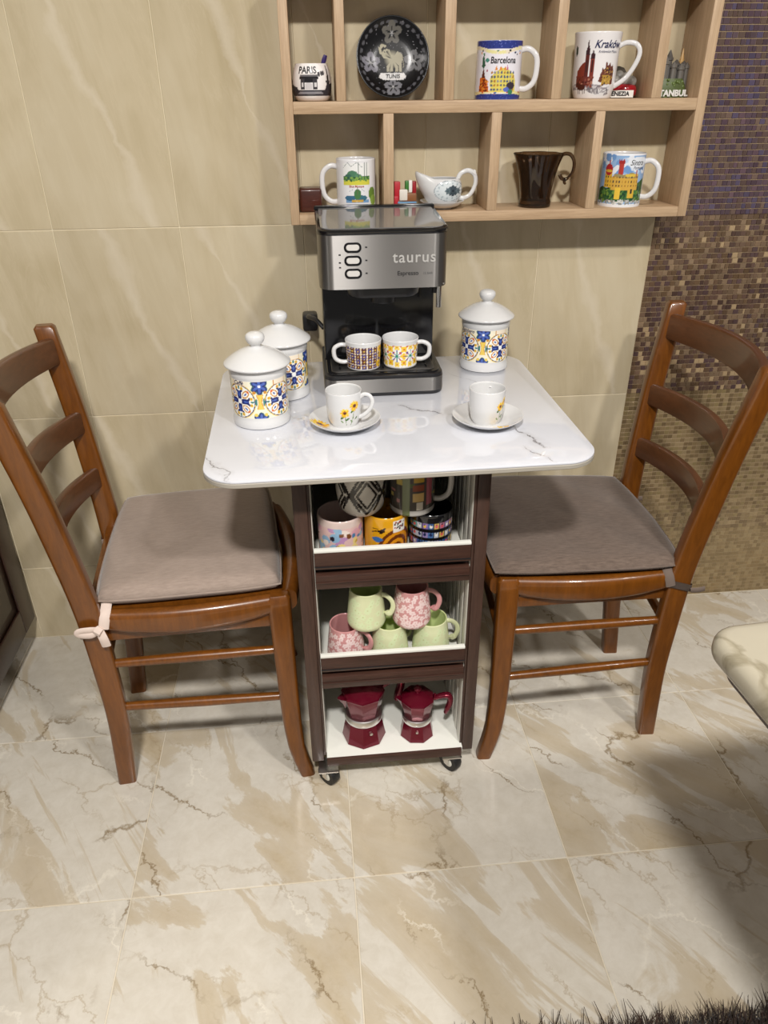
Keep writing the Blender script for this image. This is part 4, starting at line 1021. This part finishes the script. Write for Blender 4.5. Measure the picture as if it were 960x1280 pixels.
# black plate leaning on the wall
cv = Canvas(.14, .14, '0f0f12', 1500, y0=-.07); rs = random.Random(14)
cv.speck(-.06, -.06, .06, .06, 260, ('6d6d74', '8d8d92', '50505a'), .0003, .0007, rs)
for k in range(30):
    a = 2*PI*k/30; cv.ell(.0585*math.cos(a), .0585*math.sin(a), .0040, .0022, '55555a', a + PI/2)
for fx, fy, r, n, cc in ((-.040, -.006, .0175, 5, '7b7a84'), (.040, -.004, .0185, 5, '6b6b6e'), (0, .042, .018, 5, '66645f'), (0, -.047, .0165, 5, '74747a')):
    cv.flower(fx, fy, r, n, cc, '9a9a9c', PI/2, .62); cv.flower(fx, fy, r*.6, n, '1a1a1d', '9a9a9c', PI/2, .22)
cv.ell(.004, .002, .0165, .0115, 'a39e8a'); cv.ell(-.0095, .008, .010, .0085, 'aaa58f')
for x in (-.0085, -.002, .008, .0145): cv.rect(x-.0025, -.021, x+.0025, .000, 'a39e8a')
cv.line([(-.016, .008), (-.0215, .011), (-.0225, .018), (-.018, .0225), (-.013, .0215)], .0045, 'aaa58f')
cv.ell(-.0065, .0085, .0045, .0062, '8d8875'); cv.line([(-.004, .0135), (-.011, .0125), (-.010, .002), (-.0035, .003)], .0009, '1a1a1d'); cv.ell(-.0145, .0115, .0011, .0011, '1a1a1d')
cv.line([(.019, .004), (.021, -.008), (.020, -.014)], .0014, '8d8875'); cv.rect(.0015, -.021, .0045, -.009, '141416')
cv.poly([(-.026, -.030), (-.022, -.0225), (.020, -.0225), (.026, -.029), (.020, -.0345), (-.018, -.0345)], 'd9d8d8')
PR_ = smooth_prof([(.030, -.010), (.0335, -.011), (.036, -.009), (.052, -.005), (.0655, .0045), (.0672, .0068), (.0655, .0080), (.050, .0005), (.034, -.0040), (.016, -.0048)], 4)
PP = resample(PR_, .0014)
pl = thing('decorative_plate', 'round black plate with a pale elephant and grey flowers leaning in its cubby', 'plate', (.6815, -.0310, 1.3058), 0, None, (math.radians(90-14), 0, 0))
def g(th, r, z, k): return np.where((k > len(PP)*.45)[..., None], cv.samp(r*np.sin(th), -r*np.cos(th), hexl('0f0f12')), np.array(hexl('0c0c0e')))
finish('plate_body', lathe([(0, -.0085)] + PP + [(.006, -.0048), (0, -.0048)], 190, g), M['plate'], pl, 60)
lettering('TUNIS', .0095, BK, pl, lambda x, y, z: (x, -.0287 + y, -.0030), shear=.1, cut=0, bold=.0002)
# mug helper for straight souvenir mugs
def straight(label, x, y, z, rb, rt, h, cv, R, hang, hpts=None, hr=.0040, colr='dcdada', rz=0, prof=None, sc=1.15):
    hd = (hpts or dee(rt-.004, rt + .028, h*.17, h*.88), hr, hang, (1.25, .85))
    return mug('souvenir_mug', label, 'mug', (x, y, z), prof or smooth_prof([(rb*.94, 0), (rb, .003), (rb + (rt-rb)*.5, h*.5), (rt, h)], 8), wrap(cv, R, hexl(colr), None, sc, .008), col=hexl(colr), handle=hd, rz=rz, seg=200)
# Barcelona
R = .0412; cv = Canvas(2*PI*R, .092, 'e9e6ee', 1500); rs = random.Random(31)
cv.rect(-1, 0, 1, .0095, '2d3a86'); cv.rect(-1, .0795, 1, .1, '2d3a86'); cv.speck(-.13, 0, .13, .009, 150, ('5a66b0', '1c2560'), .0004, .001, rs); cv.speck(-.13, .081, .13, .092, 150, ('5a66b0', '1c2560'), .0004, .001, rs)
for x in np.linspace(-.12, .12, 60): cv.ell(x, .0775 - .004*math.cos(x*60), .0035, .0028, rs.choice(('e9e2a4', 'e9dcc4'))); cv.ell(x, .0115 + .002*math.cos(x*50), .0035, .0026, rs.choice(('e9e2a4', 'efd9a0')))
cv.speck(-.12, .070, .12, .077, 30, ('c23a30', '3f6fb0', '3c7a4a', 'd98a2a', '1f1f26'), .0010, .0022, rs); cv.speck(-.12, .010, .12, .015, 24, ('c23a30', '3f6fb0', '3c7a4a', 'd98a2a'), .0010, .0026, rs)
cv.poly([(-.014, .012), (-.015, .034), (-.005, .044), (.006, .050), (.018, .048), (.030, .040), (.034, .030), (.034, .012)], 'dfce62')
for x in np.arange(-.012, .034, .0058):
    for y in np.arange(.016, .044, .0066): cv.ell(x, y, .0020, .0022, rs.choice(('6f6a5a', '8a8a94', '4d5a7a', 'b07a3a')))
for x in (-.004, .004, .012): cv.poly([(x-.003, .046), (x, .054), (x+.003, .046)], 'd98a3a')
cv.poly([(.014, .046), (.016, .056), (.018, .046)], 'c05a86'); cv.ell(.024, .022, .0085, .0058, '3a2f3a'); cv.ell(.016, .016, .006, .004, '5a6ec0'); cv.ell(.024, .012, .005, .004, '3c7a5a')
cv.poly([(-.040, .013), (-.038, .034), (-.030, .037), (-.020, .031), (-.017, .013)], 'd2691e'); cv.speck(-.038, .014, -.019, .033, 40, ('8a2f14', 'e89a3a', '6a2a14'), .0008, .0020, rs)
cv.poly([(-.034, .034), (-.0295, .052), (-.025, .034)], '5a2a20'); cv.poly([(-.034, .052), (-.0325, .066), (-.0295, .071), (-.027, .060), (-.0255, .054), (-.030, .048)], '2f5a44'); cv.ell(-.022, .062, .004, .0035, '4a8a7a'); cv.ell(-.021, .046, .0018, .0022, 'a03a5a')
tb = straight('tall mug with blue bands and a colourful cathedral and house print, Barcelona', .8745, -.062, Z1, .0412, .0412, .0915, cv, R, PI/2 - .1, rz=-.22, sc=1.0)
lettering('Barcelona', .0145, M['ink_black'], tb, on_cyl(R, .008, .0615), shear=.1, bold=.0003, sx=.82)
# Krakow
R = .0395; cv = Canvas(2*PI*R, .106, 'e8e4e4', 1500); rs = random.Random(32)
for i in range(40): cv.ell(rs.uniform(-.045, .03), rs.uniform(.014, .022), rs.uniform(.003, .008), rs.uniform(.001, .002), rs.choice(('9a9298', 'c9c2c4', '7a7076', 'b8aeb0')))
RD, RD2 = '7c3024', '5a2018'
cv.poly([(-.034, .030), (-.034, .042), (-.026, .052), (-.018, .056), (-.018, .030)], RD); cv.rect(-.019, .028, -.012, .066, RD2); cv.poly([(-.0195, .066), (-.0155, .090), (-.0115, .066)], '3a1c22'); cv.rect(-.010, .028, -.003, .060, RD); cv.poly([(-.0105, .060), (-.0095, .066), (-.0065, .074), (-.0035, .066), (-.0025, .060)], '3a1c22')
for x in (-.0165, -.0075): cv.rect(x, .040, x+.002, .058, '3a1c18')
cv.poly([(-.036, .018), (-.036, .034), (-.002, .034), (-.004, .020)], '6a2c22'); cv.speck(-.036, .018, -.004, .034, 40, ('8a4434', '4a1c16', 'a8705a'), .0008, .002, rs)
cv.poly([(.006, .026), (.012, .046), (.016, .044), (.018, .058), (.021, .050), (.026, .054), (.029, .048), (.032, .052), (.036, .040), (.036, .022)], '6a3a2c')
cv.rect(.012, .022, .030, .036, 'b08a3a'); cv.speck(.010, .020, .034, .046, 40, ('5a2a20', 'c9a250', '3a2a26', '9a6a4a'), .0008, .002, rs)
cv.ell(-.024, .018, .009, .005, '4a2018'); cv.ell(-.031, .022, .003, .0045, '4a2018'); 
for x in (-.030, -.027, -.020, -.017): cv.line([(x, .016), (x, .008)], .0013, '3a1c16')
cv.ell(-.006, .014, .006, .004, '6a6268'); cv.ell(.004, .013, .005, .004, '8a8288'); cv.speck(-.010, .007, .030, .014, 40, ('6a6468', '9a9498', 'bcb6b8'), .0008, .002, rs)
cv.ell(-.040, .072, .003, .008, '2a4038')
hp = [(.034, .080), (.050, .088), (.068, .086), (.076, .074), (.072, .056), (.058, .034), (.040, .021), (.028, .016)]
tk = straight('tall white mug with red church print, Kraków', 1.0555, -.066, Z1, .0345, .0425, .104, cv, R, PI/2 - .12, hp, .0034, rz=-.30,
  sc=1.06, prof=smooth_prof([(.0320, 0), (.0340, .003), (.0385, .020), (.0395, .045), (.0402, .075), (.0425, .104)], 8))
lettering('Kraków', .0170, M['ink_navy'], tk, on_cyl(.0412, .0195, .0850, .0006), shear=.35, bold=.0002, sx=.95)
lettering('Królewskie Miasto', .0055, M['ink_navy'], tk, on_cyl(.0407, .0205, .0740, .0006), shear=.3, sx=.9)
# red and silver figurine behind the Krakow mug
t = fg = thing('souvenir_figurine', 'small red and silver figurine with a white lettered ribbon, behind the Kraków mug', 'figurine', (1.1230, -.036, Z1))
me = lathe(smooth_prof([(.019, 0), (.027, .004), (.0285, .012), (.026, .020), (.020, .023)], 5) + [(0, .0235)], 40, None, hexl('a01624')); finish('gondola_base', me, M['ceramic'], t, 50)
bm = BM()
for i, (x, y, r, z) in enumerate(((-.016, -.008, .009, .028), (0, -.012, .011, .030), (.014, -.010, .010, .027), (-.006, .004, .010, .036), (.008, .006, .009, .034))): bmesh.ops.create_icosphere(bm, subdivisions=2, radius=r, matrix=Matrix.Translation((x, y, z)))
cobj('silver_heads', bm, M['resin'], hexl('8d8a84'), t); t.children[-1]['kind'] = 'stuff'
def arch(pts2, y0, y1): return loft(BM(), [[(x, y, z) for x, z in pts2] for y in (y0, y1)])
cobj('black_arch', arch([(-.034, .030), (-.030, .042), (-.020, .050), (-.006, .053), (.004, .050), (.010, .042), (.010, .034), (-.034, .024)], .010, .016), M['resin'], hexl('4a4338'), t)
rb = cobj('ribbon', loft(BM(), [[(x, -.034 - .004*math.sin((x+.03)*50) - d, z) for z in (.001, .013)] + [(x, -.031 - .004*math.sin((x+.03)*50) - d, z) for z in (.013, .001)] for x, d in [(-.045 + k*.005, 0) for k in range(12)]]), M['resin'], hexl('e4e0da'), t)
lettering('VENEZIA', .0098, BK, rb, lambda x, y, z: (x - .018, -.0350 - .004*math.sin((x+.012)*50), .0072 + y), bold=.0003, cut=.004)
# Istanbul skyline
t = ist = thing('souvenir_figurine', 'grey castle skyline figurine with green foot and raised letters, far right upper cubby', 'figurine', (1.2105, -.046, Z1))
rs = random.Random(6)
cobj('hill', loft(BM(), [[(x*k, y*k, z) for x, y in rrect(0, 0, .062, .030, .008, 3)] for z, k in ((0, 1), (.008, 1), (.020, .86), (.028, .7))]), M['resin'], hexl('4c5a2c'), t)
def tower(x, y, r, h, roof, c=(.10, .10, .11), parent=None):
    bm = loft(BM(), [[(x + r*k*math.cos(a*PI/4), y + r*k*math.sin(a*PI/4), z) for a in range(8)] for z, k in ((.006, 1.15), (.012, 1), (h-.004, .95), (h-.003, 1.2), (h, 1.2), (h + .001, 1.0), (h + roof, .12))])
    o = obj('tower', bm, M['resin'], t, 30); flatcol(o.data, c); return o
for i, (x, y, r, h, rf) in enumerate(((-.026, -.004, .0055, .040, .008), (-.019, .004, .005, .048, .009), (-.012, -.004, .0058, .052, .010), (-.004, .002, .006, .058, .012), (.003, -.005, .005, .047, .006), (.010, .003, .006, .050, .006), (.017, -.004, .0056, .044, .006), (.023, .002, .0055, .049, .005), (.028, -.002, .004, .046, .006))):
    tower(x, y, r, h, rf, hexl('55514d') if i % 2 else hexl('6b6762'))
o = tower(.021, .008, .0045, .052, .020, hexl('b58f56')); o['label'] = 'tan tower'
bm = BM()
for k in range(40): bmesh.ops.create_icosphere(bm, subdivisions=1, radius=rs.uniform(.002, .0035), matrix=Matrix.Translation((rs.uniform(-.026, .026), rs.uniform(-.014, -.006), rs.uniform(.010, .026))))
cobj('shrubs', bm, M['resin'], hexl('5c7030'), t); t.children[-1]['kind'] = 'stuff'
lettering('ISTANBUL', .0130, M['ink_white'], t, lambda x, y, z: (x, -.0165 - z, .0062 + y), extrude=.0012, bold=.0005, cut=0, sx=1.05)
ist.scale = (1.08, 1.0, 1.12)
# lower row -------------------------------------------------
t = bxo = thing('wooden_box', 'small dark red-brown wooden box in the lower left cubby', 'box', (.5175, -.058, Z0))
obj('box_body', box(BM(), (-.0215, -.021, 0), (.0215, .021, .0430), .005, 3), M['deco_box'], t)
R = .0378; cv = Canvas(2*PI*R, .095, 'e9e8ea', 1500); rs = random.Random(33)
cv.rect(-.022, .048, .024, .0765, 'f0f0ee'); cv.rect(-.022, .044, .024, .051, 'd5cf4a'); cv.rect(-.022, .052, .024, .057, '4a7a44')
cv.ell(-.006, .058, .010, .008, '4f7f62'); cv.ell(-.013, .056, .006, .005, '3f6a5a'); cv.ell(.004, .056, .006, .005, '5a8a6a')
for x in (-.019, -.008, .004, .009, .014, .019): cv.line([(x, .053), (x, .0775)], .0008, '44564e')
cv.line([(-.022, .070), (-.014, .0775), (-.008, .072), (.002, .0778), (.010, .071)], .0006, '6a7a78')
cv.speck(-.022, .050, .024, .056, 60, ('2f5a38', '6f9a4a', '83a850'), .0008, .002, rs)
cv.rect(-.018, .017, .022, .021, '7aa0c8'); cv.ell(-.010, .024, .010, .004, '3a6a8a'); cv.ell(.008, .024, .011, .0045, '3f6f80'); cv.ell(.002, .030, .006, .008, '4a7a4a'); cv.line([(.002, .030), (.002, .040)], .0009, '6a6a4a'); cv.rect(-.008, .018, .012, .0215, 'c9a24a'); cv.line([(-.012, .034), (-.004, .038)], .0006, '7a8a9a'); cv.line([(.008, .038), (.014, .034)], .0006, '7a8a9a')
cv.ell(.030, .030, .008, .010, '6a8a3a'); cv.ell(.033, .020, .008, .008, '8aa84a')
tw = straight('white mug with two small green landscape pictures and its handle on the left', .6070, -.060, Z0, .0378, .0378, .0925, cv, R, -PI/2 + .1, rz=-.06)
lettering('Blue Mosque', .0055, plain('red_print', hexl('a8422c'), .4), tw, on_cyl(R, .001, .0470), cut=.003, bold=.0001)
t = rf = thing('souvenir_magnet', 'small red white and green painted souvenir beside the gravy boat', 'figurine', (.7035, -.050, Z0))
cobj('painted_base', loft(BM(), [[(x, y*k, z) for x, y in rrect(0, 0, .046, .022, .004, 2)] for z, k in ((0, 1), (.018, .9), (.020, .6))]), M['resin'], hexl('8a7a6a'), t)
for nm, c, a, b in (('red_tower', 'b52330', (-.022, -.010, .014), (-.010, .004, .050)), ('white_front', 'e2ddd4', (-.012, -.013, .016), (.004, -.002, .036)), ('green_panel', '3c7a34', (.000, -.008, .034), (.007, .004, .051)), ('white_panel', 'ece8e2', (.007, -.008, .030), (.014, .004, .052)), ('red_panel', 'a02028', (.014, -.008, .028), (.022, .004, .050)), ('blue_wave', '5a8ab0', (-.016, -.014, .002), (.022, -.006, .014)), ('brown_bridge', '8a5a38', (-.006, -.012, .014), (.022, -.004, .029)), ('red_foot', 'b52330', (-.023, -.013, .0005), (-.014, .000, .024))):
    bm = box(BM(), a, b, .0015, 2); cobj(nm, bm, M['resin'], hexl(c), t)
# gravy boat on its saucer
t = gs = thing('gravy_boat_saucer', 'small white oval saucer under the gravy boat', 'saucer', (.7765, -.060, Z0))
me = lathe(smooth_prof([(.020, 0), (.022, .002), (.034, .0065), (.0425, .0135), (.0425, .0150), (.034, .0100), (.020, .0050)], 4) + [(0, .0048)], 60, None, WH); finish('plate', me, M['ceramic'], t, 60)
t = gb = thing('gravy_boat', 'white porcelain gravy boat with a grey oval flower medallion', 'jug', (.7765, -.060, Z0 + .0050))
cv = Canvas(.09, .07, WH, 1500)
cv.ell(.010, .0300, .0305, .0188, '8d969e'); cv.ell(.010, .0300, .0295, .0178, 'd5dcdf')
for k in range(14): a = 2*PI*k/14; cv.ell(.010 + .024*math.cos(a), .0300 + .0135*math.sin(a), .0022, .0016, 'a9b6bc', a)
cv.flower(.016, .0300, .010, 8, '3e4a52', '1f2a30', 0, .5); cv.flower(.006, .0300, .0065, 6, '5a6a72', '2f3a40', 0, .5); cv.flower(.027, .0300, .006, 6, '5a6a72', '2f3a40', 0, .5)
prof = resample(smooth_prof([(.0200, 0), (.0225, .0015), (.0330, .012), (.0385, .026), (.0370, .042), (.0330, .0495)], 6), .0013)
inn = [(max(r-.003, .004), max(z, .005)) for r, z in reversed(prof[2:])][::3]
def flt(th, z):
    s = np.sin(th); f = 1 + 0*th
    k = np.clip((z-.014)/.036, 0, 1)
    sp = np.clip(-s, 0, 1)**5
    return 1 + .62*sp*k**1.3
def gp(th, r, z, k): 
    out = np.where((k < len(prof))[..., None] & (np.abs(th) < 1.7)[..., None], cv.samp(r*np.sin(th) + .0*th, z, WH), np.array(WH)); return out
me = lathe(prof + [(prof[-1][0]-.0015, prof[-1][1]+.001)] + inn + [(0, .005)], 150, gp, fl=flt)
for v in me.vertices:
    lft = max(0, -v.co.x - .018)/.04; v.co.z += .016*min(1, lft)**1.2 * min(1, max(0, v.co.z-.012)/.036); v.co.y *= .86
finish('boat_body', me, M['ceramic'], t, 60)
bm = tube(BM(), [(.030, 0, .048), (.036, 0, .058), (.050, 0, .063), (.063, 0, .056), (.066, 0, .040), (.058, 0, .022), (.046, 0, .014), (.034, 0, .014)], [.0036, .0034, .0036, .0034, .0032, .0032, .0036], 10, flat=(1.3, .85), smooth_n=6)
h = obj('handle', bm, M['ceramic'], t, 60); flatcol(h.data, WH)
bm = loft(BM(), [[(.061 + a, b, .060 + c) for a, b, c in q] for q in (((-.004, -.004, 0), (-.004, .004, 0), (.004, .004, -.005), (.004, -.004, -.005)), ((.001, -.0015, .005), (.001, .0015, .005), (.004, .0015, .003), (.004, -.0015, .003)))])
h = obj('thumb_rest', bm, M['ceramic'], t, 60); flatcol(h.data, WH)
# smoked glass
t = gl = thing('glass_cup', 'smoky brown fluted glass cup with a curled handle', 'glass', (.9645, -.060, Z0))
def flute(th, z): return 1 + .055*np.cos(th*9)*np.clip((z-.018)/.06, 0, 1)
gp_ = smooth_prof([(.0290, 0), (.0315, .002), (.0315, .010), (.0300, .016), (.0305, .022), (.0340, .050), (.0400, .076), (.0475, .0955)], 6)
gin = [(r - .003, max(z, .012)) for r, z in reversed(gp_[14:])]
me = lathe([(0, 0)] + gp_ + [(.0462, .0968)] + gin + [(0, .012)], 108, None, (.1, .1, .1), fl=flute); finish('glass_body', me, M['glass'], t, 60)
obj('handle', tube(BM(), [(.040, 0, .084), (.050, 0, .094), (.064, 0, .093), (.073, 0, .080), (.072, 0, .062), (.062, 0, .050), (.052, 0, .050), (.046, 0, .058)], [.0040, .0036, .0036, .0034, .0032, .0034, .0040], 10, smooth_n=6), M['glass'], t, 60)
obj('handle', tube(BM(), [(.058, 0, .052), (.057, 0, .044), (.060, 0, .040)], [.0035, .003, .002], 8, smooth_n=4), M['glass'], t, 60)
# Sintra
R = .0415; cv = Canvas(2*PI*R, .096, 'e8e8ea', 1500); rs = random.Random(34)
cv.rect(-.052, .006, .048, .088, '8fb0d8'); cv.speck(-.05, .055, .048, .088, 40, ('b8cbe4', 'd5deea', '6f98cc', 'e2e6ee'), .003, .008, rs)
cv.poly([(-.052, .010), (-.052, .030), (-.040, .036), (-.020, .030), (.010, .032), (.048, .050), (.048, .010)], '2f5a34'); cv.speck(-.05, .010, .048, .034, 120, ('1f4a28', '4a7a3a', '6a8a3a', '203a24'), .0015, .004, rs)
cv.ell(.026, .0760, .020, .0095, 'e4e8ee'); cv.rect(-.036, .034, -.020, .062, 'd8ab3a'); cv.ell(-.028, .064, .0085, .0095, 'a8282c'); cv.rect(-.029, .072, -.027, .079, 'a8282c'); cv.ell(-.028, .062, .0085, .002, 'd8ab3a')
cv.rect(-.010, .046, -.001, .076, 'b03a30'); cv.rect(-.011, .074, .000, .079, 'a02a28'); 
for x in (-.010, -.006, -.002): cv.rect(x-.001, .079, x+.001, .082, 'a02a28')
cv.rect(-.020, .030, .030, .052, 'd0a445'); cv.poly([(-.020, .052), (-.014, .058), (.002, .056), (.016, .060), (.030, .056), (.030, .050)], '9a8a5a'); cv.rect(.004, .052, .028, .058, 'd8b84a')
for x in np.arange(-.034, .030, .0055):
    for y in (.036, .043, .050): cv.rect(x, y, x+.0022, y+.0034, rs.choice(('5a4a2a', '7a5a2a', '3a3a3a', 'a87a2a')))
cv.rect(-.012, .014, -.002, .034, 'e2bc40'); cv.rect(.012, .016, .024, .030, 'd8ae3c'); cv.rect(.016, .024, .020, .032, '2a2a2a'); cv.rect(.024, .052, .026, .064, 'b05a4a')
cv.speck(-.05, .007, .046, .012, 60, ('b8b8b4', '8a8a84', 'd2d2cc'), .0012, .003, rs)
ts = straight('white mug with a red and yellow palace on a green hill, Sintra', 1.1375, -.062, Z0, .0415, .0415, .0945, cv, R, PI/2 - .2, rz=-.32, sc=1.06)
lettering('Sintra', .0140, M['ink_black'], ts, on_cyl(R, .0250, .0800, .0006), shear=.35, bold=0, sx=.9)
lettering('Portugal', .0075, M['ink_navy'], ts, on_cyl(R, .0290, .0710, .0006), shear=.3, sx=.9)
